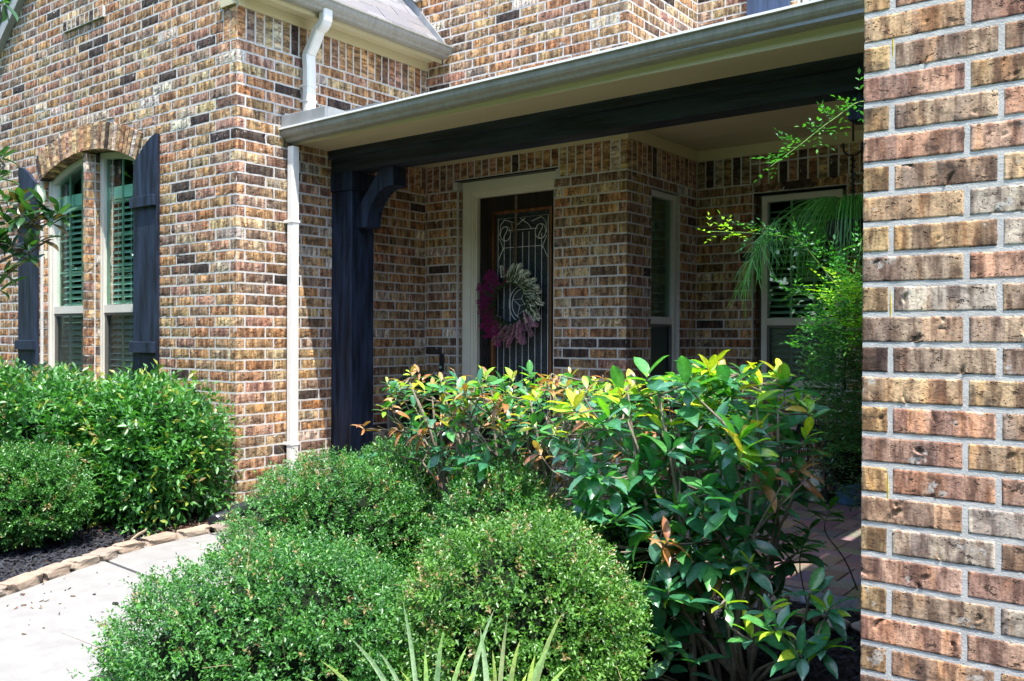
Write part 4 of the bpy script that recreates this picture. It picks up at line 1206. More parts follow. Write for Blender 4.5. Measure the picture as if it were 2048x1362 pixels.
def leaves_arr(P, D, L, W, C, TV, TF, twist=None, up=None):
    D, S, N = frames(D, up, twist)
    V = P[:, None]+TV[None, :, 0:1]*(L[:, None, None]*D[:, None])+TV[None, :, 1:2]*(W[:, None, None]*S[:, None])+TV[None, :, 2:3]*(L[:, None, None]*N[:, None])
    n, k = len(P), len(TV)
    F = (np.arange(n)[:, None, None]*k+TF[None]).reshape(-1, 3)
    return V.reshape(-1, 3), F, np.repeat(C[:, None], k, 1).reshape(-1, 3)
def leaf_obj(name, arrs, mat, parent, kind='stuff', smooth=False):
    V = []; F = []; C = []; o = 0
    for v, f, c in arrs: V.append(v); F.append(f+o); C.append(c); o += len(v)
    me = fast_mesh(name, np.concatenate(V), np.concatenate(F), np.concatenate(C)); me.materials.append(mat)
    if smooth: me.polygons.foreach_set('use_smooth', [True]*len(me.polygons))
    return link(name, me, parent, kind)
def lump(d, seed):
    r = np.random.default_rng(seed); v = 0
    for _ in range(6):
        k = r.normal(0, 3.2, 3); v = v+np.sin(d@k+r.uniform(0, 6))*.17
    for _ in range(8):
        k = r.normal(0, 9, 3); v = v+np.sin(d@k+r.uniform(0, 6))*.06
    return v
def mound(name, cx, cy, rx, ry, h, label, n_spr, leaf=.013, seed=1, green=((.013, .078, .018), (.105, .30, .055)), group=None, zc=None, dead=.03, wid=.5, lumpy=.15, bark_=(.12, .09, .06), power=1.0, boxy=2.15, cat='bush', spl=8, tipc=(.2, .36, .05)):
    t = thing(name, (cx, cy, 0), label, cat, group)
    r = np.random.default_rng(seed)
    zc = h*.42 if zc is None else zc; power = 1.0
    rz = h-zc
    d = r.normal(0, 1, (n_spr, 3)); d /= np.linalg.norm(d, axis=1, keepdims=True)
    d = d[d[:, 2] > -.75]
    # keep the sides that can be seen, thin out the far side
    view = np.array([CAM[0]-cx, CAM[1]-cy, .8]); view /= np.linalg.norm(view)
    d = d[(d@view > -.35) | (r.random(len(d)) < .3)]
    cl = lump(d*2.3, seed+50)+.6*lump(d*5.1, seed+51)
    keep = (cl > -.22) | (r.random(len(d)) < .22); d = d[keep]; cl = cl[keep]
    n = len(d)
    # superellipsoid-ish profile
    q = d/(np.abs(d)**boxy).sum(1, keepdims=True)**(1/boxy)
    rad = 1+lumpy*lump(d, seed)
    deep = r.random(n)**2.0*.36
    rad = rad-deep+np.where(r.random(n) < .07, r.uniform(.02, .13, n), 0)
    P0 = np.stack([cx+q[:, 0]*rx*rad, cy+q[:, 1]*ry*rad, zc+np.where(q[:, 2] > 0, q[:, 2]*rz, q[:, 2]*zc*.98)*rad], 1)
    P0[:, 2] = np.maximum(P0[:, 2], .015)
    out = d*np.array([1, 1, .9])+np.array([0, 0, .35])+r.normal(0, .38, (n, 3)); out /= np.linalg.norm(out, axis=1, keepdims=True)
    sp = r.uniform(.7, 1.3, n)*leaf*2.6
    k = spl
    i_ = np.tile(np.arange(k), n); s = np.repeat(np.arange(n), k)
    tt = (i_+.5)/k
    _, S, N = frames(out)
    ang = i_*2.4+np.repeat(r.uniform(0, 6.28, n), k)
    side = S[s]*np.cos(ang)[:, None]+N[s]*np.sin(ang)[:, None]
    P = P0[s]+out[s]*(sp[s]*tt)[:, None]
    D = out[s]*(.35+.5*tt)[:, None]+side*(1.0-.35*tt)[:, None]+r.normal(0, .15, (n*k, 3))
    L = leaf*r.uniform(.75, 1.25, n*k)*(1-.25*tt); W = L*wid
    g0, g1 = np.array(green[0]), np.array(green[1])
    f = np.clip(r.random(n)[s]*.6+r.random(n*k)*.4+.12*lump(d*1.7, seed+5)[s], 0, 1)
    C = g0+(g1-g0)*f[:, None]
    tip = (tt > .7) & (np.repeat(r.random(n), k) < .28) & (deep[s] < .06)
    C = np.where(tip[:, None], C*.5+np.array(tipc)*.5, C)
    dp = lump(d*3.3, seed+90) > .62
    dd = np.repeat(r.random(n) < np.where(dp, dead*7, dead), k); C = np.where(dd[:, None], np.array([.34, .24, .11])*r.uniform(.6, 1.1, (n*k, 1)), C)
    up = np.cross(np.cross(D, out[s]), D)+r.normal(0, .3, (n*k, 3))
    a = leaves_arr(P, D, L, W, C, SM_V, SM_F, r.normal(0, .5, n*k), None)
    leaf_obj('foliage', [a], M['leaf'], t)
    # inner twigs
    m = MB(); rr = random.Random(seed)
    base = (cx, cy, 0)
    for i in range(70):
        j = rr.randrange(n); e = P0[j]; mid = ((cx*.6+e[0]*.4)+rr.uniform(-.05, .05), (cy*.6+e[1]*.4)+rr.uniform(-.05, .05), e[2]*.45)
        m.tube([(cx+rr.uniform(-.06, .06), cy+rr.uniform(-.06, .06), -.02), mid, tuple(e)], [.006, .004, .0015], 4, bark_)
    for i in range(int(n*.010)):
        j = rr.randrange(n); e = P0[j]; o_ = out[j]*rr.uniform(.03, .09); s_ = np.array([rr.gauss(0, .02) for _ in range(3)])
        m.tube([tuple(e-o_*.5), tuple(e+o_*.4+s_), tuple(e+o_+s_*2.5)], [.0013, .001, .0005], 3, (.32, .24, .13))
    m.build('branches', M['bark'], t)
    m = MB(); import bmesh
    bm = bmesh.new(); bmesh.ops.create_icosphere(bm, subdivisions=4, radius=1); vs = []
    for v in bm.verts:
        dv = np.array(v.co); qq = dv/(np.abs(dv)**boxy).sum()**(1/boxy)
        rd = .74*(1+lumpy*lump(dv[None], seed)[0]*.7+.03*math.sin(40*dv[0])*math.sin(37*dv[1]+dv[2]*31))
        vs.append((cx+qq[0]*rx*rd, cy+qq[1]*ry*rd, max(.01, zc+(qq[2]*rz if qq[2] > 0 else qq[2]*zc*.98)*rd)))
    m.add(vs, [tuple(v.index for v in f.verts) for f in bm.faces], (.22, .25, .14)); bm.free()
    m.build('inner_growth', M['soil_green'], t)  # solid core for the twiggy inside; near-black colour paints its shade
    settle(t)
    return t
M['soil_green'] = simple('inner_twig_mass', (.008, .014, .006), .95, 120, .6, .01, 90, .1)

GB = 'clipped small-leaved bushes'
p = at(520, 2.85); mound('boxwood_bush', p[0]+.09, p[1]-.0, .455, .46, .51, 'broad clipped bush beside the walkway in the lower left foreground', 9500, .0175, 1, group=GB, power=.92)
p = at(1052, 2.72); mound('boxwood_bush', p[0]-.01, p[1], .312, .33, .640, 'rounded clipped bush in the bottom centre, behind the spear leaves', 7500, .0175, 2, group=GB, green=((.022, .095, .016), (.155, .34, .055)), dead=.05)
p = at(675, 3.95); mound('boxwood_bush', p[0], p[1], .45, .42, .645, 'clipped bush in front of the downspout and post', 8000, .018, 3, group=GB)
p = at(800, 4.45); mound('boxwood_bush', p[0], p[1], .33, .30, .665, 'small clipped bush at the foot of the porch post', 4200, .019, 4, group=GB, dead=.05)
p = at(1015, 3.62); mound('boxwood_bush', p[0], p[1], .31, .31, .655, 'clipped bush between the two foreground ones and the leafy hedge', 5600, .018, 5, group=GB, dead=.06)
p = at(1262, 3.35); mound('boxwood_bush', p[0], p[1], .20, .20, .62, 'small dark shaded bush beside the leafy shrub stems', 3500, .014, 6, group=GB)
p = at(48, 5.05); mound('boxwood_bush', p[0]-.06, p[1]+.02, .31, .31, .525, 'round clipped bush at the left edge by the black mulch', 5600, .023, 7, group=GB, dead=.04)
GH = 'leafy hawthorn hedge below the arched windows'
HG = ((.018, .095, .028), (.12, .34, .07))
p = at(300, 5.75); mound('hawthorn_shrub', p[0]-.05, p[1]+.04, .385, .29, .775, 'bright leafy shrub below the right navy shutter at the house corner', 2300, .068, 8, group=GH, green=HG, boxy=3.6, wid=.40, lumpy=.17, zc=.42, dead=.015, cat='shrub', spl=7, tipc=(.42, .38, .03))
p = at(30, 6.15); mound('hawthorn_shrub', p[0]+.05, p[1]+.05, .76, .36, .80, 'leafy shrub below the left arched window, behind the round bush', 2700, .068, 9, group=GH, green=HG, boxy=3.6, wid=.40, lumpy=.17, zc=.45, dead=.015, cat='shrub', spl=7, tipc=(.42, .38, .03))

# ---- big-leaf shrubs with individual leaves
def leaf_proto(name, L, W, col, curl, mat, seed):
    v = BG_V.copy(); v[:, 2] += -curl*v[:, 0]**2; 
    v = v*np.array([L, W, L])
    C = np.tile(np.array(col), (len(v), 1)); C[[0, 2, 5, 8, 11, 14, 16]] *= 1.35
    me = fast_mesh(name, v, BG_F, C); me.materials.append(mat); me.polygons.foreach_set('use_smooth', [True]*len(me.polygons))
    return me
PROTO = {}
def protos(key, L, W, cols, mat, curls=(.05, .18, .32)):
    if key not in PROTO:
        PROTO[key] = [[leaf_proto('leaf', L, L*W*k, c, cu, mat, 0) for cu, k in zip(curls, (1.0, .85, 1.12))] for c in cols]
    return PROTO[key]
def leafy(name, loc, label, cat, stems, tips, L, W, cols_low, cols_top, mat, n_single=300, group=None, ztop=1.0, dead_cols=None, dead=.03, leaves_per=8, bark_=(.23, .19, .15), seed=1, whorl=.05, droop=.10, topband=.24, key=None):
    """stems: list of polylines (world) with radius; tips: list of (pos, dir). Leaves whorl round each tip."""
    t = thing(name, loc, label, cat, group); rr = random.Random(seed)
    m = MB()
    for pts, r0, r1 in stems: m.tube(pts, list(np.linspace(r0, r1, len(pts))), 6, bark_)
    allst = [Vector(p) for pts, _, _ in stems for p in pts]
    LV = []
    for P, D in tips:
        P = Vector(P); D = Vector(D).normalized()
        b = min(allst, key=lambda q: (q-P).length+max(0, q.z-P.z)*2)
        mid = (P+b)/2+Vector((rr.uniform(-.02, .02), rr.uniform(-.02, .02), -.02))
        m.tube([b, mid, P-D*.03, P], [.0045, .0035, .0025, .0018], 5, bark_)
        s0 = D.orthogonal().normalized(); s1 = D.cross(s0)
        nl = max(3, int(rr.gauss(leaves_per, 1.6)))
        isdead = rr.random() < dead
        for i in range(nl):
            a = i*2.4+rr.uniform(-.3, .3); f = i/nl
            sd = s0*math.cos(a)+s1*math.sin(a)
            ld = (D*(.25+.85*f)+sd*(1-.45*f)+Vector((rr.gauss(0, .15), rr.gauss(0, .15), rr.gauss(0, .12)-droop*(1-f)))).normalized()
            pos = P-D*(whorl*(1-f))+sd*.002
            top = (P.z > ztop-topband) and f > .35
            if isdead and dead_cols: ci = ('d', rr.randrange(len(dead_cols)))
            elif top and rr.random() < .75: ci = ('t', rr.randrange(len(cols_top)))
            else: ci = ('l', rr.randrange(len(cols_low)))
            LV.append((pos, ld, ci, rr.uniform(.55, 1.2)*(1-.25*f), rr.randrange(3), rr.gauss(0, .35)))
    m.build('branches', M['bark'], t, smooth=True)
    key = key or name
    PR = {'l': protos(key+'l', L, W, cols_low, mat), 't': protos(key+'t', L*.9, W*.85, cols_top, mat), 'd': protos(key+'d', L*.85, W*.8, dead_cols or [(.3, .12, .05)], mat, (.5, .8, .3))}
    def score(l):
        x, y, z = proj(l[0]); return -1 if not (0 < x < 1725 and 0 < y < 1362) else l[3]/z
    sc_ = sorted(range(len(LV)), key=lambda i: -score(LV[i])); sing = set(sc_[:n_single])
    arr = []
    loc = Vector(loc)
    for i, (pos, ld, (ck, ci), s, cv, tw) in enumerate(LV):
        S = ld.cross(Vector((0, 0, 1)));
        S = S.normalized() if S.length > 1e-3 else Vector((1, 0, 0))
        N = S.cross(ld); S, N = S*math.cos(tw)+N*math.sin(tw), N*math.cos(tw)-S*math.sin(tw)
        mw = Matrix(((ld.x, S.x, N.x, pos[0]-loc.x), (ld.y, S.y, N.y, pos[1]-loc.y), (ld.z, S.z, N.z, pos[2]-loc.z), (0, 0, 0, 1))) @ Matrix.Scale(s, 4)
        pm = PR[ck][ci][cv]
        if i in sing:
            o = link('leaf', pm, t); o.matrix_local = mw; o['placed'] = 1
        else:
            nv = len(pm.vertices); v = np.empty(nv*3, np.float32); pm.vertices.foreach_get('co', v); v = v.reshape(-1, 3)
            A = np.array(mw); v = v@A[:3, :3].T+A[:3, 3]+np.array(loc)
            cc = np.empty(nv*4, np.float32); pm.color_attributes['col'].data.foreach_get('color', cc)
            arr.append((v, BG_F, cc.reshape(-1, 4)[:, :3]))
    if arr: leaf_obj('foliage', arr, mat, t, smooth=True)
    for c in t.children:
        if not c.get('placed'): rebase(c)
    for c in t.children:
        if 'placed' in c: del c['placed']
    return t
def curve(p0, p1, bend, n=6, rr=random):
    p0, p1 = Vector(p0), Vector(p1); out = []
    b = Vector((rr.uniform(-1, 1), rr.uniform(-1, 1), 0))*bend
    for i in range(n+1):
        t = i/n; out.append(tuple(p0.lerp(p1, t)+b*math.sin(PI*t)+Vector((0, 0, 1))*bend*.2*math.sin(2*PI*t)))
    return out
BRONZE = [(.40, .24, .06), (.36, .20, .07), (.24, .30, .06)]
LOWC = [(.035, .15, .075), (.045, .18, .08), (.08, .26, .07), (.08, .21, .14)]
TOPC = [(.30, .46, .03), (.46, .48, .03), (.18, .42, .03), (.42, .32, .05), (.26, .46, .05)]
DEADC = [(.36, .14, .05), (.26, .10, .05), (.42, .22, .10)]
def cley(x0, x1, yc, yw, z0, z1, ntips, nst, loc, label, seed, L, lowlim=None, zp=.62, **kw):
    rr = random.Random(seed); stems = []
    for i in range(nst):
        b = (loc[0]+rr.uniform(-.10, .10), loc[1]+rr.uniform(-.08, .08), -.02)
        e = (rr.uniform(x0+.05, x1-.05), yc+rr.uniform(-yw, yw)*.6, z1-rr.uniform(.05, .3))
        c = curve(b, e, .06, 7, rr); stems.append((c, rr.uniform(.009, .016), .004))
        for _ in range(2):
            q = Vector(c[rr.randrange(3, 6)]); e2 = (min(x1, max(x0, q.x+rr.uniform(-.3, .3))), q.y+rr.uniform(-.2, .2), min(z1-.03, q.z+rr.uniform(.15, .4)))
            stems.append((curve(q, e2, .03, 4, rr), .006, .0025))
    tips = []
    while len(tips) < ntips:
        x = rr.uniform(x0, x1); y = yc+rr.uniform(-yw, yw); z = z0+(z1-z0)*rr.random()**zp
        if lowlim and z < lowlim(x): continue
        ex = abs((x-(x0+x1)/2)/((x1-x0)/2)); ey = abs((y-yc)/yw)
        zt = z1-.06*ex**3-.07*ey**3+.035*math.sin(x*17+seed)+.03*math.sin(x*41)+(rr.uniform(0, .09) if rr.random() < .2 else -.02)
        if z > zt: z = zt-rr.uniform(0, .06)
        d = Vector((.5*(x-(x0+x1)/2), .9*(y-yc), .55+.5*(z > z1-.2))) + Vector((rr.gauss(0, .35), rr.gauss(0, .35)-.25, rr.gauss(0, .25)))
        tips.append(((x, y, z), d))
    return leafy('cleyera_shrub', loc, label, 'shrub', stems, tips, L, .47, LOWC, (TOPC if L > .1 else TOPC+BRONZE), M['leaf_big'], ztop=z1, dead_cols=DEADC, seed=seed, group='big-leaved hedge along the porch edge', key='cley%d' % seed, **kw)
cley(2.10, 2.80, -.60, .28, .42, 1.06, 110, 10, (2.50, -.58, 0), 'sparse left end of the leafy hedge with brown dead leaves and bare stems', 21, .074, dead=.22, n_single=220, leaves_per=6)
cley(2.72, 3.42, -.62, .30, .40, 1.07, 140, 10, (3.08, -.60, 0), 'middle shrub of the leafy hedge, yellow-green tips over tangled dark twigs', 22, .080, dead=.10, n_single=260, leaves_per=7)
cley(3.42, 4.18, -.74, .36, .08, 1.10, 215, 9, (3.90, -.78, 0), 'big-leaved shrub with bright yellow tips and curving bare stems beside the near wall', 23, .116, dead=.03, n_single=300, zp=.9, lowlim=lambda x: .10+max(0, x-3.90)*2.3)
# low sprays at its foot
rr = random.Random(5)
st = []; tp = []
for (x, y, d) in ((1450, 1200, 2.75), (1540, 1215, 2.70), (1500, 1130, 2.8), (1560, 1255, 2.6), (1620, 1180, 2.75), (1660, 1215, 2.7), (1590, 1300, 2.6), (1500, 1270, 2.7), (1350, 1180, 2.95), (1400, 1120, 3.0), (1320, 1090, 3.1), (1430, 1040, 3.0), (1640, 1290, 2.65), (1345, 1010, 3.1), (1560, 1000, 3.0)):
    P = px(x, y, d); tp.append((tuple(P), (rr.uniform(-.3, .4), -.5, .6)))
base = at(1500, 3.05)
for P, _ in tp[::2]: st.append((curve((base[0], base[1], -.02), P, .05, 5, rr), .009, .003))
leafy('cleyera_shoots', base, 'low sprays of dark glossy leaves at the foot of the shrub, two with lime centres', 'shrub', st, tp, .105, .44, LOWC, [(.16, .36, .03), (.30, .40, .03)], M['leaf_big'], ztop=.42, topband=.24, seed=4, n_single=150, leaves_per=9, dead=.0, key='cl105')

# ---- dark potted shrub by the door
p = (.40, 1.42)
m = MB(); m.tube([(p[0], p[1], .03), (p[0], p[1], .05), (p[0], p[1], .36), (p[0], p[1], .38)], [.12, .13, .17, .165], 20)
tag(m.build('planter', M['black_plastic'], smooth=False), 'dark round planter on the porch beside the door, hidden by the hedge', 'planter')
mound('potted_shrub', p[0], p[1], .21, .21, .90, 'dark green round shrub in a planter left of the door', 2200, .020, 31, green=((.012, .035, .02), (.03, .065, .035)), zc=.64, dead=0, cat='shrub')

# ---- magnolia at the left frame edge
mx, my = at(-420, 5.2)[:2]
tr = []
rr = random.Random(77)
trunk = [(mx, my, -.05), (mx+.03, my, .8), (mx-.02, my+.03, 1.8), (mx+.05, my, 3.0), (mx, my+.05, 4.2)]
st = [(trunk, .085, .045)]; tp = []
def branch(z0, pts):
    st.append(([(mx, my, z0)]+[tuple(q) for q in pts], .020, .006))
branch(1.3, [px(-250, 480, 5.0), px(-80, 470, 4.95), px(40, 455, 4.9)])
branch(1.6, [px(-220, 400, 5.1), px(-60, 390, 5.05), px(10, 330, 5.0)])
branch(1.2, [px(-180, 600, 5.0), px(-40, 545, 4.95), px(45, 500, 4.9)])
branch(2.6, [px(-200, 60, 5.2), px(-90, 10, 5.1), px(-20, -10, 5.0)])
branch(3.2, [px(-200, -200, 5.2), px(-20, -190, 5.1), px(100, -160, 5.0)])
for (x, y, d) in ((40, 405, 4.9), (62, 440, 4.85), (100, 440, 4.9), (55, 500, 4.85), (30, 455, 4.9), (115, 425, 4.95), (75, 475, 4.85), (5, 430, 4.9), (20, 490, 4.9), (62, 515, 4.85), (0, 310, 5.0), (-10, 350, 5.0), (8, 545, 4.95), (-5, 575, 4.95), (85, 405, 4.9), (-30, 450, 4.95), (10, 395, 4.9), (40, 430, 4.8), (-5, 480, 4.85)):
    tp.append((tuple(px(x, y, d)), (.5, -.35, .35)))
tp.append((tuple(px(5, 8, 5.0)), (.6, -.3, -.3))); tp.append((tuple(px(-10, -5, 5.0)), (.4, -.3, -.2)))
for i in range(90):
    x = rr.uniform(-560, -90); y = rr.uniform(-100, 640); tp.append((tuple(px(x, y, rr.uniform(4.7, 5.6))), (rr.gauss(0, .5), rr.gauss(0, .5)-.2, .5)))
for i in range(7):
    x = rr.uniform(-60, 60); y = rr.uniform(-420, -160); tp.append((tuple(px(x, y, rr.uniform(4.7, 5.4))), (rr.gauss(0, .5), rr.gauss(0, .5)-.2, .5)))
leafy('magnolia_tree', (mx, my, 0), 'magnolia tree with glossy dark leaves reaching in at the left edge', 'tree', st, tp, .135, .40, [(.018, .055, .020), (.028, .080, .026), (.04, .10, .03), (.06, .045, .02)], [(.04, .10, .03)], M['leaf_big'], n_single=170, ztop=9, seed=9, leaves_per=8, whorl=.05, key='mag', bark_=(.2, .17, .13), droop=.1)

# ---- spear-leaved clumps in the front
def spear(cx, cy, label, blades, seed):
    t = thing('spear_plant', (cx, cy, 0), label, 'plant', 'spear-leaved plants at the bottom edge'); rr = random.Random(seed)
    for (tx, ty, d) in blades:
        tip = Vector(px(tx, ty, d)); b = Vector((cx+rr.uniform(-.03, .03), cy+rr.uniform(-.03, .03), .0))
        n = 9; vs = []; fs = []; wmax = rr.uniform(.005, .008)
        side = (tip-b).cross(Vector((CAM[0]-cx, CAM[1]-cy, .5))).normalized()
        for i in range(n+1):
            s = i/n; p_ = b.lerp(tip, s)+Vector((0, 0, 1))*.10*math.sin(PI*s)
            wd = wmax*(.7+.6*s)*(1-s**3); nn = Vector((CAM[0]-cx, CAM[1]-cy, .5)).normalized()
            vs += [tuple(p_-side*wd), tuple(p_-nn*wd*.35), tuple(p_+side*wd)]
            if i < n: fs += [(i*3, i*3+1, i*3+4, i*3+3), (i*3+1, i*3+2, i*3+5, i*3+4)]
        m = MB(); g = rr.uniform(.85, 1.15); yl_ = rr.random() < .25
        m.add(vs, fs, (.72*g, .74*g, .42*g) if yl_ else (.62*g, .76*g, .50*g)); o = m.build('blade', M['leaf_big'], t, smooth=True)
    settle(t)
c1 = at(870, 2.02)
spear(c1[0], c1[1], 'clump of long pale spear leaves at the bottom centre-left', [(805, 1200, 1.9), (640, 1320, 1.75), (700, 1275, 1.85), (885, 1265, 1.9), (600, 1352, 1.7), (935, 1290, 1.85), (990, 1215, 1.95), (800, 1340, 1.8), (755, 1300, 1.9), (850, 1300, 1.8), (950, 1340, 1.8)], 3)
c2 = at(1010, 2.05)
spear(c2[0], c2[1], 'clump of upright pale spear leaves at the bottom centre', [(1015, 1235, 1.95), (1125, 1225, 1.9), (985, 1300, 1.85), (1070, 1310, 1.85), (1100, 1290, 1.9), (1040, 1280, 1.9), (960, 1255, 1.95), (1140, 1330, 1.85), (1055, 1345, 1.8)], 4)

# ---- right-hand vine, arching canes, hanging fern
def cane(m, pts, r, col): m.tube([tuple(q) for q in pts], list(np.linspace(r, r*.4, len(pts))), 5, col)
def smooth_pts(ctrl, n=6):
    c = [np.array(q, float) for q in ctrl]; out = []
    for i in range(len(c)-1):
        p0, p1, p2, p3 = c[max(i-1, 0)], c[i], c[i+1], c[min(i+2, len(c)-1)]
        for k in range(n):
            t = k/n; out.append(.5*((2*p1)+(-p0+p2)*t+(2*p0-5*p1+4*p2-p3)*t*t+(-p0+3*p1-3*p2+p3)*t**3))
    out.append(c[-1]); return out
vb = at(1775, 3.9)
vine = thing('climbing_rose', (vb[0], vb[1], 0), 'climbing rose with long arching canes beside the near wall', 'vine')
m = MB(); r = np.random.default_rng(42)
canes = [
 [(vb[0], vb[1], 0), px(1770, 900, 3.8), px(1765, 660, 3.7), px(1727, 640, 3.6), px(1640, 530, 3.55), px(1590, 480, 3.5), px(1500, 466, 3.45), px(1415, 463, 3.4)],
 [(vb[0], vb[1], 0), px(1760, 700, 3.8), px(1790, 300, 3.6), px(1735, 205, 3.4), px(1665, 240, 3.35), px(1600, 290, 3.35), px(1540, 334, 3.35)],
 [(vb[0], vb[1], 0), px(1760, 800, 3.8), px(1745, 640, 3.75), px(1690, 560, 3.7), px(1670, 520, 3.7)],
 [(vb[0], vb[1], 0), px(1750, 800, 3.7), px(1720, 690, 3.65), px(1640, 600, 3.6), px(1585, 590, 3.6)],
 [(vb[0], vb[1], 0), px(1750, 850, 3.7), px(1740, 720, 3.6), px(1715, 600, 3.5), px(1722, 480, 3.5)],
]
arr = []
def pinnate(P, D, nl, L, col, r, arr, sp=None):
    """a small compound leaf"""
    D = D/np.linalg.norm(D); S = np.cross(D, [0, 0, 1.]); S = S/max(np.linalg.norm(S), 1e-3)
    ps = []; ds = []; 
    for i in range(nl):
        f = (i+1)/(nl+.5)
        for sg in (-1, 1):
            ps.append(P+D*f*L*3.2); ds.append(D*.6+S*sg+np.array([0, 0, .15])+r.normal(0, .1, 3))
    ps.append(P+D*L*3.4); ds.append(D)
    n = len(ps); C = np.tile(np.array(col)*r.uniform(.8, 1.2), (n, 1))
    arr.append(leaves_arr(np.array(ps), np.array(ds), L*r.uniform(.8, 1.1, n), L*.48*np.ones(n), C, SM_V, SM_F, r.normal(0, .3, n)))
GRN = [(.05, .22, .04), (.09, .30, .04), (.04, .17, .05)]; LIME = [(.40, .60, .04), (.30, .55, .04)]
for ci, c in enumerate(canes):
    pts = smooth_pts(c, 8); cane(m, pts, .0042, (.14, .26, .07))
    pts = np.array(pts); 
    for i in range(10, len(pts)-1):
        for _ in range(2):
            if ci < 2 and r.random() < .15: continue
            d = pts[min(i+1, len(pts)-1)]-pts[i]; d = d/np.linalg.norm(d)
            dd = d*.5+r.normal(0, .6, 3)+np.array([0, 0, .25]); tipc = LIME if i > len(pts)-9 and ci == 0 else GRN
            pinnate(pts[i]+r.normal(0, .006, 3), dd, 3 if ci > 1 else 2, r.uniform(.017, .028), tipc[r.integers(len(tipc))], r, arr)
# leafy mass
def mass(x0, x1, y0, y1, d0, d1, n, cols, L=(.016, .026), inside=None):
    k = 0
    while k < n:
        x = r.uniform(x0, x1); y = r.uniform(y0, y1)
        if inside and not inside(x, y): continue
        P = px(x, y, r.uniform(d0, d1)); D = np.array([r.normal(-.15, .5), r.normal(-.4, .4), r.normal(.1, .4)])
        pinnate(P, D, 3, r.uniform(*L), cols[r.integers(len(cols))], r, arr); k += 1
mass(1590, 1740, 560, 700, 3.45, 3.8, 260, GRN, inside=lambda x, y: (x-1590)/150 > (700-y)/260)
mass(1655, 1740, 560, 690, 3.35, 3.5, 90, LIME+[(.12, .34, .03)], inside=lambda x, y: x > 1680 or y < 620)
mass(1610, 1750, 680, 900, 3.55, 3.95, 800, [(.045, .17, .04), (.07, .22, .04), (.04, .13, .04)], inside=lambda x, y: (x-1600) > abs(y-790)*.55)
mass(1660, 1750, 880, 1010, 3.7, 4.0, 60, [(.035, .12, .03), (.05, .16, .03)])
m.build('canes', M['bark'], vine, smooth=True); leaf_obj('foliage', arr, M['leaf'], vine); settle(vine)
# thin shoots in front of the pavers
sb = at(1650, 3.3)
sh2 = thing('young_shoots', (sb[0], sb[1], 0), 'two thin leafy shoots standing in front of the brick pavers', 'plant'); m = MB(); arr = []
for c, lv in (([(sb[0], sb[1], 0), px(1600, 1140, 3.15), px(1620, 1060, 3.1)], 4), ([px(1715, 1180, 3.2), px(1690, 1120, 3.15), px(1650, 1062, 3.1), px(1660, 1020, 3.1)], 4)):
    pts = smooth_pts(c, 5); cane(m, pts, .0035, (.10, .09, .05))
    for q in pts[-4:]:
        arr.append(leaves_arr(np.array([q]*2), np.array([[.6, -.3, .5], [-.7, -.3, .3]])+r.normal(0, .3, (2, 3)), np.array([.075, .07]), np.array([.032, .03]), np.array([[.04, .15, .03]]*2), BG_V, BG_F))
m.build('stems', M['bark'], sh2); leaf_obj('foliage', arr, M['leaf_big'], sh2, smooth=True); settle(sh2)

# hanging basket plant: wire hook, chain, basket, thin green strands
hx, hy = 3.80, 1.12
hang = thing('hanging_planter', (hx, hy, 2.2), 'hanging basket of thin rush-like green strands on a black hook', 'planter')
m = MB()
tt = px(1706, 300, 5.05)
X_, Y_ = tt[0], tt[1]
m.tube([(X_, Y_, 2.72), (X_, Y_, tt[2]+.05)], .006, 8)
m.tube([(X_-.055, Y_, tt[2]+.045), (X_-.05, Y_, tt[2]-.005), (X_-.02, Y_, tt[2]-.03), (X_+.02, Y_, tt[2]-.03), (X_+.05, Y_, tt[2]-.005), (X_+.055, Y_, tt[2]+.045)], .006, 8)
m.tube([(X_, Y_, tt[2]-.03), (X_, Y_, tt[2]-.30)], .008, 8)
for i in range(7): m.tube([(X_-.014, Y_, tt[2]-.05-i*.035), (X_+.014, Y_, tt[2]-.065-i*.035)], .006, 6)
m.build('hook', M['black_metal'], hang, smooth=True)
bz = tt[2]-.42
m = MB(); m.tube([(X_, Y_, bz-.14), (X_, Y_, bz-.12), (X_, Y_, bz), (X_, Y_, bz+.01)], [.07, .12, .16, .155], 20); m.build('basket', M['black_plastic'], hang)
m = MB()
for a in (0, 2.1, 4.2): m.tube([(X_, Y_, tt[2]-.28), (X_+.15*math.cos(a), Y_+.15*math.sin(a), bz)], .002, 5)
m.build('chain', M['black_metal'], hang)
m = MB(); rr = random.Random(8)
gcol = [(.07, .32, .04), (.12, .42, .05), (.18, .46, .06)]
for i in range(330):
    a = rr.uniform(0, 6.28); r0 = rr.uniform(0, .13); ln = rr.uniform(.10, .36); sp = rr.uniform(.10, .30)
    p0 = Vector((X_+r0*math.cos(a), Y_+r0*math.sin(a), bz+.01)); o_ = Vector((math.cos(a)+rr.gauss(0, .3), math.sin(a)+rr.gauss(0, .3), 0))
    pts = [p0, p0+o_*sp*.35+Vector((0, 0, .13)), p0+o_*sp*.8+Vector((0, 0, .04)), p0+o_*sp+Vector((0, 0, -ln*.45)), p0+o_*sp*1.08+Vector((rr.uniform(-.03, .03), 0, -ln))]
    m.tube([tuple(q) for q in smooth_pts(pts, 3)], .0014, 3, rr.choice(gcol), cap=False)
m.build('strands', M['leaf'], hang, kind='stuff')
settle(hang)
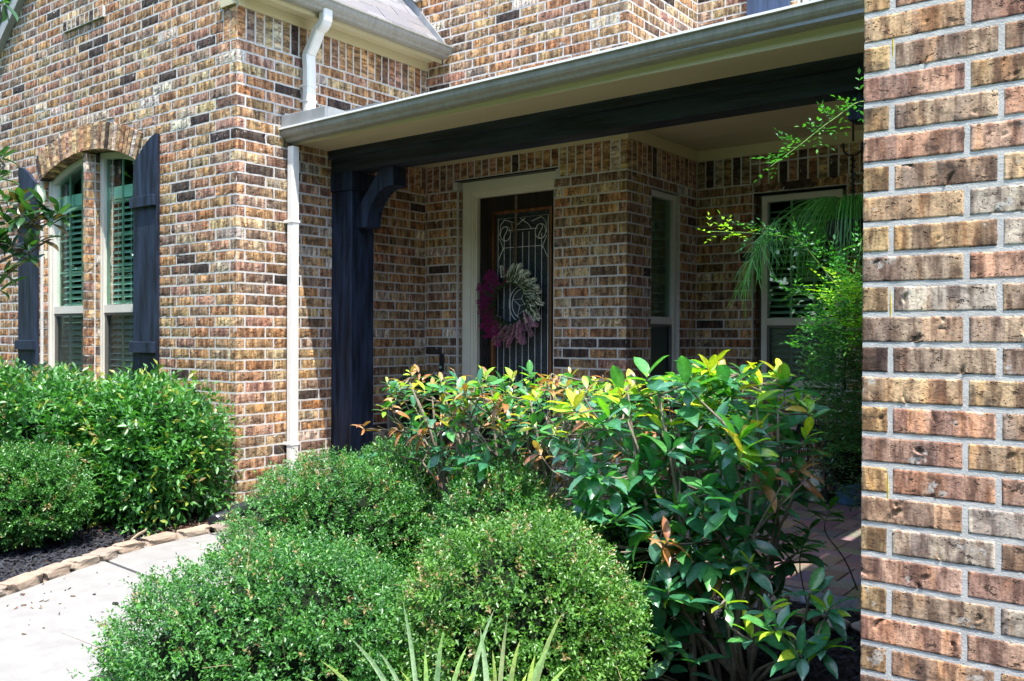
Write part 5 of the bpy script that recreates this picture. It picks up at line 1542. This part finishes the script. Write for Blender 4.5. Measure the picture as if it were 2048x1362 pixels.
# arching spray with a drooping tassel left of the basket
am = thing('arching_spray', (X_, Y_, bz), 'long arching stem with a drooping tuft of thin green needles over the porch window', 'plant'); m = MB()
arc = smooth_pts([(X_, Y_, bz+.02), px(1690, 420, 4.95), px(1640, 395, 4.9), px(1580, 425, 4.85), px(1530, 470, 4.8), px(1505, 520, 4.75)], 6)
arc2 = smooth_pts([(X_, Y_, bz+.02), px(1680, 398, 4.95), px(1620, 400, 4.9), px(1560, 440, 4.85), px(1520, 490, 4.8), px(1490, 560, 4.75)], 6)
for A in (arc, arc2):
    cane(m, A, .0035, (.12, .28, .05))
for A in (arc, arc2):
    for q in A[19:]:
        for _ in range(4):
            q2 = np.array(q); ln = rr.uniform(.07, .22); dx = rr.gauss(-.03, .05); dy = rr.gauss(0, .05)
            m.tube([tuple(q2), tuple(q2+np.array([dx*.6, dy*.6, -ln*.35])), tuple(q2+np.array([dx*1.3, dy, -ln]))], .0014, 3, rr.choice(gcol), cap=False)
m.build('needles', M['leaf'], am, kind='stuff'); settle(am)

# ---- lantern with candle, blue pot
lx, ly = 3.07, 2.72
t = thing('lantern', (lx, ly, .03), 'black metal lantern standing on the pavers by the bay wall', 'lantern')
m = MB(); m.box(lx-.125, lx+.125, ly-.125, ly+.125, .031, .075, bev=.004); m.box(lx-.10, lx+.10, ly-.10, ly+.10, .076, .10); m.build('base', M['black_metal'], t)
m = MB()
for a, b in ((-1, -1), (1, -1), (1, 1), (-1, 1)):
    m.tube([(lx+a*.095, ly+b*.095, .10), (lx+a*.095, ly+b*.095, .47)], .007, 6)
for s in (-1, 1):
    m.tube([(lx-.095, ly+s*.095, .10), (lx, ly+s*.095, .29), (lx+.095, ly+s*.095, .10)], .004, 5); m.tube([(lx-.095, ly+s*.095, .47), (lx, ly+s*.095, .29), (lx+.095, ly+s*.095, .47)], .004, 5)
    m.tube([(lx+s*.095, ly-.095, .10), (lx+s*.095, ly, .29), (lx+s*.095, ly+.095, .10)], .004, 5); m.tube([(lx+s*.095, ly-.095, .47), (lx+s*.095, ly, .29), (lx+s*.095, ly+.095, .47)], .004, 5)
m.build('cage', M['black_metal'], t)
m = MB(); m.prism([(-.125+ly, .47), (.125+ly, .47), (.125+ly, .49), (.03+ly, .58), (-.03+ly, .58), (-.125+ly, .49)], lx-.125, lx+.125, 'x'); m.tube([(lx, ly-.03, .58), (lx, ly-.03, .63), (lx, ly+.03, .63), (lx, ly+.03, .58)], .005, 6); m.build('lid', M['black_metal'], t); settle(t)
m = MB(); m.tube([(lx, ly, .101), (lx, ly, .245)], .042, 20); m.tube([(lx, ly, .245), (lx, ly, .258)], .002, 5, (.1, .1, .1)); o = m.build('candle', M['wax']); tag(o, 'cream pillar candle inside the black lantern', 'candle')
bp = on_ = px(1698, 995, 6.25); bx_, by_ = bp[0], bp[1]
m = MB(); m.tube([(bx_, by_, .031), (bx_, by_, .04), (bx_, by_, .20), (bx_, by_, .30), (bx_, by_, .33), (bx_, by_, .335)], [.075, .085, .10, .105, .115, .10], 24)
o = m.build('flower_pot', M['blue_glaze'], smooth=False); tag(o, 'blue glazed pot on the pavers behind the rose', 'pot')
mound('potted_plant', bx_, by_, .20, .20, .62, 'dark leafy plant growing in the blue glazed pot', 500, .03, 33, green=((.02, .07, .03), (.04, .12, .04)), zc=.45, dead=0, cat='plant')

# ---- drain pipe, stick, fallen leaves, weed
m = MB(); pp = smooth_pts([(.10, .40, .06), (.16, .10, .06), (.24, -.12, .055), (.33, -.30, .05), (.40, -.44, .045)], 14)
rad = [.038+.006*(i % 2) for i in range(len(pp))]
m.tube([tuple(q) for q in pp], rad, 14)
o = m.build('drain_pipe', M['black_plastic']); tag(o, 'black corrugated drain pipe running from the downspout past the house corner', 'pipe')
m = MB(); m.tube([(.40, -.98, .03), (.33, -.90, .035), (.24, -.80, .03), (.18, -.76, .028)], [.007, .009, .008, .004], 6, (.36, .27, .19)); o = m.build('stick', M['bark']); tag(o, 'dry stick lying on the mulch behind the edging stones', 'stick')
for i, (x, y, z, c, lb) in enumerate(((1.38, -1.62, .004, (.03, .025, .02), 'dark fallen leaf lying alone on the concrete walkway'), (1.50, -1.30, .004, (.12, .05, .03), 'brown fallen leaf on the walkway near the joint'), (4.02, -1.45, .012, (.45, .30, .05), 'yellow fallen leaf on the mulch near the wall'), (3.72, -1.30, .012, (.35, .13, .05), 'rust-red fallen leaf on the mulch under the shrub'))):
    v = BG_V*np.array([.05, .022, .05]); me = fast_mesh('fallen_leaf', v, BG_F, np.tile(np.array(c), (len(v), 1))); me.materials.append(M['leaf'])
    o = link('fallen_leaf', me); o.location = (x, y, z); o.rotation_euler = (.1, -.1, i*1.7); tag(o, lb, 'leaf')
wb = at(1290, 2.9)
wd_ = thing('grass_weed', (wb[0], wb[1], 0), 'small bright grass weed sprouting from the shaded mulch', 'weed'); m = MB(); rr = random.Random(2)
for i in range(11):
    a = rr.uniform(0, 6.28); l_ = rr.uniform(.06, .12); b = Vector((wb[0], wb[1], -.01)); o_ = Vector((math.cos(a), math.sin(a), 0))
    s_ = Vector((-o_.y, o_.x, 0))*.003
    q1 = b+o_*l_*.3+Vector((0, 0, l_*.7)); q2 = b+o_*l_+Vector((0, 0, l_*.5))
    m.add([b-s_, b+s_, q1+s_, q1-s_, q2], [(0, 1, 2, 3), (3, 2, 4)], (.12, .30, .04))
m.build('blades', M['leaf'], wd_); settle(wd_)

# ---- wreath
wx, wz = .862, 1.462; wy = yl-.045
t = thing('door_wreath', (wx, wy, wz), 'floral door wreath of white, pink and magenta flower spikes', 'wreath')
m = MB(); m.tube([(wx+.19*math.cos(a), wy, wz+.19*math.sin(a)) for a in np.linspace(0, 2*PI, 33)], .016, 6, (.08, .06, .03)); m.build('ring', M['bark'], t)
m = MB(); m.box(wx-.010, wx+.014, yl-.006, yl-.002, 1.80, ozt-.01); m.tube([(wx-.02, yl-.012, 2.05), (wx-.035, yl-.014, 2.12)], .012, 5); m.tube([(wx-.010, yl-.01, 2.05), (wx-.004, wy, wz+.19)], .0022, 4); m.tube([(wx+.004, yl-.01, 2.05), (wx+.006, wy, wz+.19)], .0022, 4)
m.build('ribbon', M['ribbon'], t)
def spike(col, L, seed):
    rr_ = np.random.default_rng(seed); n = 150
    s = np.sort(rr_.random(n))*.74+.26; a = rr_.uniform(0, 6.28, n); rad = .030*(1-((s-.55)/.55)**2)
    P = np.stack([s*L, rad*.4*np.cos(a), rad*.4*np.sin(a)], 1); D = np.stack([.9*np.ones(n), np.cos(a), np.sin(a)], 1)
    C = np.array(col)*rr_.uniform(.6, 1.25, (n, 1))
    arr = [leaves_arr(P, D, .019*rr_.uniform(.7, 1.2, n), .014*np.ones(n), C, SM_V, SM_F)]
    g = 5; arr.append(leaves_arr(np.tile([[.0, 0, 0]], (g, 1)), np.stack([np.ones(g), rr_.normal(0, .12, g), rr_.normal(0, .12, g)], 1), L*rr_.uniform(.6, 1.0, g), .005*np.ones(g), np.tile([[.06, .12, .04]], (g, 1)), SM_V, SM_F))
    V = []; F = []; C2 = []; o_ = 0
    for v, f, c in arr: V.append(v); F.append(f+o_); C2.append(c); o_ += len(v)
    me = fast_mesh('flower_spike', np.concatenate(V), np.concatenate(F), np.concatenate(C2)); me.materials.append(M['blossom']); return me
SPK = {'w': [spike((.88, .90, .80), .17, i) for i in range(3)], 'm': [spike((.50, .07, .29), .18, i+5) for i in range(3)], 'p': [spike((.68, .42, .52), .18, i+9) for i in range(3)]}
rr = random.Random(12)
for i in range(108):
    ang = 2*PI*i/54+rr.uniform(-.06, .06); inner = i % 2
    deg = math.degrees(ang) % 360
    k = 'w' if (deg < 112 or deg > 345) else ('m' if deg < 238 else 'p')
    r0 = .14 if inner else .19; me = SPK[k][rr.randrange(3)]
    dirv = ang-.62+rr.gauss(0, .22)
    if k == 'm': dirv = ang+.15+rr.gauss(0, .25)
    o = link('flower_spike', me, t)
    Rm = Matrix.Rotation(-dirv, 4, 'Y') @ Matrix.Rotation(rr.uniform(-.25, .1), 4, 'Z')
    sc_ = rr.uniform(.7, 1.0)
    o.matrix_local = Matrix.Translation((r0*math.cos(ang), -.02-.02*rr.random(), r0*math.sin(ang))) @ Rm @ Matrix.Scale(sc_, 4)
    o['placed'] = 1
settle(t)
for c in t.children:
    if 'placed' in c: del c['placed']

# ------------------------------------------------------------------ trees added out of view to give the panes green reflections
TL = ['oak behind the viewer, farthest to the west beyond the lawn', 'oak behind the viewer, second from the west', 'tall oak behind the viewer, third from the west', 'oak behind the viewer, fourth from the west', 'oak behind the viewer, middle one of the belt', 'tall oak behind the viewer, fourth from the east', 'oak behind the viewer, third from the east', 'oak behind the viewer, second from the east', 'oak behind the viewer, farthest to the east']
for i, (x, y, s) in enumerate(((-26, -9, 1.5), (-21, -14, 1.5), (-16, -18, 1.6), (-10, -20, 1.5), (-4, -22, 1.6), (3, -23, 1.6), (9, -22, 1.5), (16, -19, 1.5), (22, -13, 1.5))):
    t = thing('oak_tree', (x, y, 0), TL[i], 'tree', 'oaks across the lawn behind the viewer')
    m = MB(); m.tube([(x, y, -.1), (x+.1, y, 2.2*s), (x, y+.1, 4*s), (x+.2, y, 6*s)], [.28, .22, .16, .05], 8, (.1, .08, .06)); m.build('trunk', M['bark'], t)
    r = np.random.default_rng(i+60); n = 5200
    cl = r.normal(0, 1, (40, 3)); cl /= np.linalg.norm(cl, axis=1, keepdims=True); cl = cl*np.array([2.9, 2.9, 2.3])*s*r.uniform(.4, 1, (40, 1))+np.array([x, y, 4.4*s])
    P = cl[r.integers(0, 40, n)]+r.normal(0, .6*s, (n, 3)); D = r.normal(0, 1, (n, 3))
    C = np.array([.06, .15, .03])*r.uniform(.5, 1.5, (n, 1))
    leaf_obj('crown', [leaves_arr(P, D, r.uniform(.4, .7, n), r.uniform(.3, .5, n), C, SM_V, SM_F)], M['leaf'], t); settle(t)

r = np.random.default_rng(5); n = 26000; a_ = r.uniform(math.radians(150), math.radians(395), n)  # leaf band added out of view to close sky gaps in pane reflections
P = np.stack([36*np.cos(a_)+r.normal(0, 1.2, n), 33*np.sin(a_)-4+r.normal(0, 1.2, n), r.random(n)**.8*(9+1.6*np.sin(a_*19)+1.2*np.sin(a_*41))], 1)
P = P[P[:, 1] < -6]; n = len(P)
tl = leaf_obj('treeline', [leaves_arr(P, r.normal(0, 1, (n, 3)), r.uniform(.7, 1.3, n), r.uniform(.5, .9, n), np.array([.035, .09, .022])*r.uniform(.4, 1.5, (n, 1)), SM_V, SM_F)], M['leaf'], None)
tag(tl, 'dense woods closing the far side of the lawn behind the viewer', 'woods')
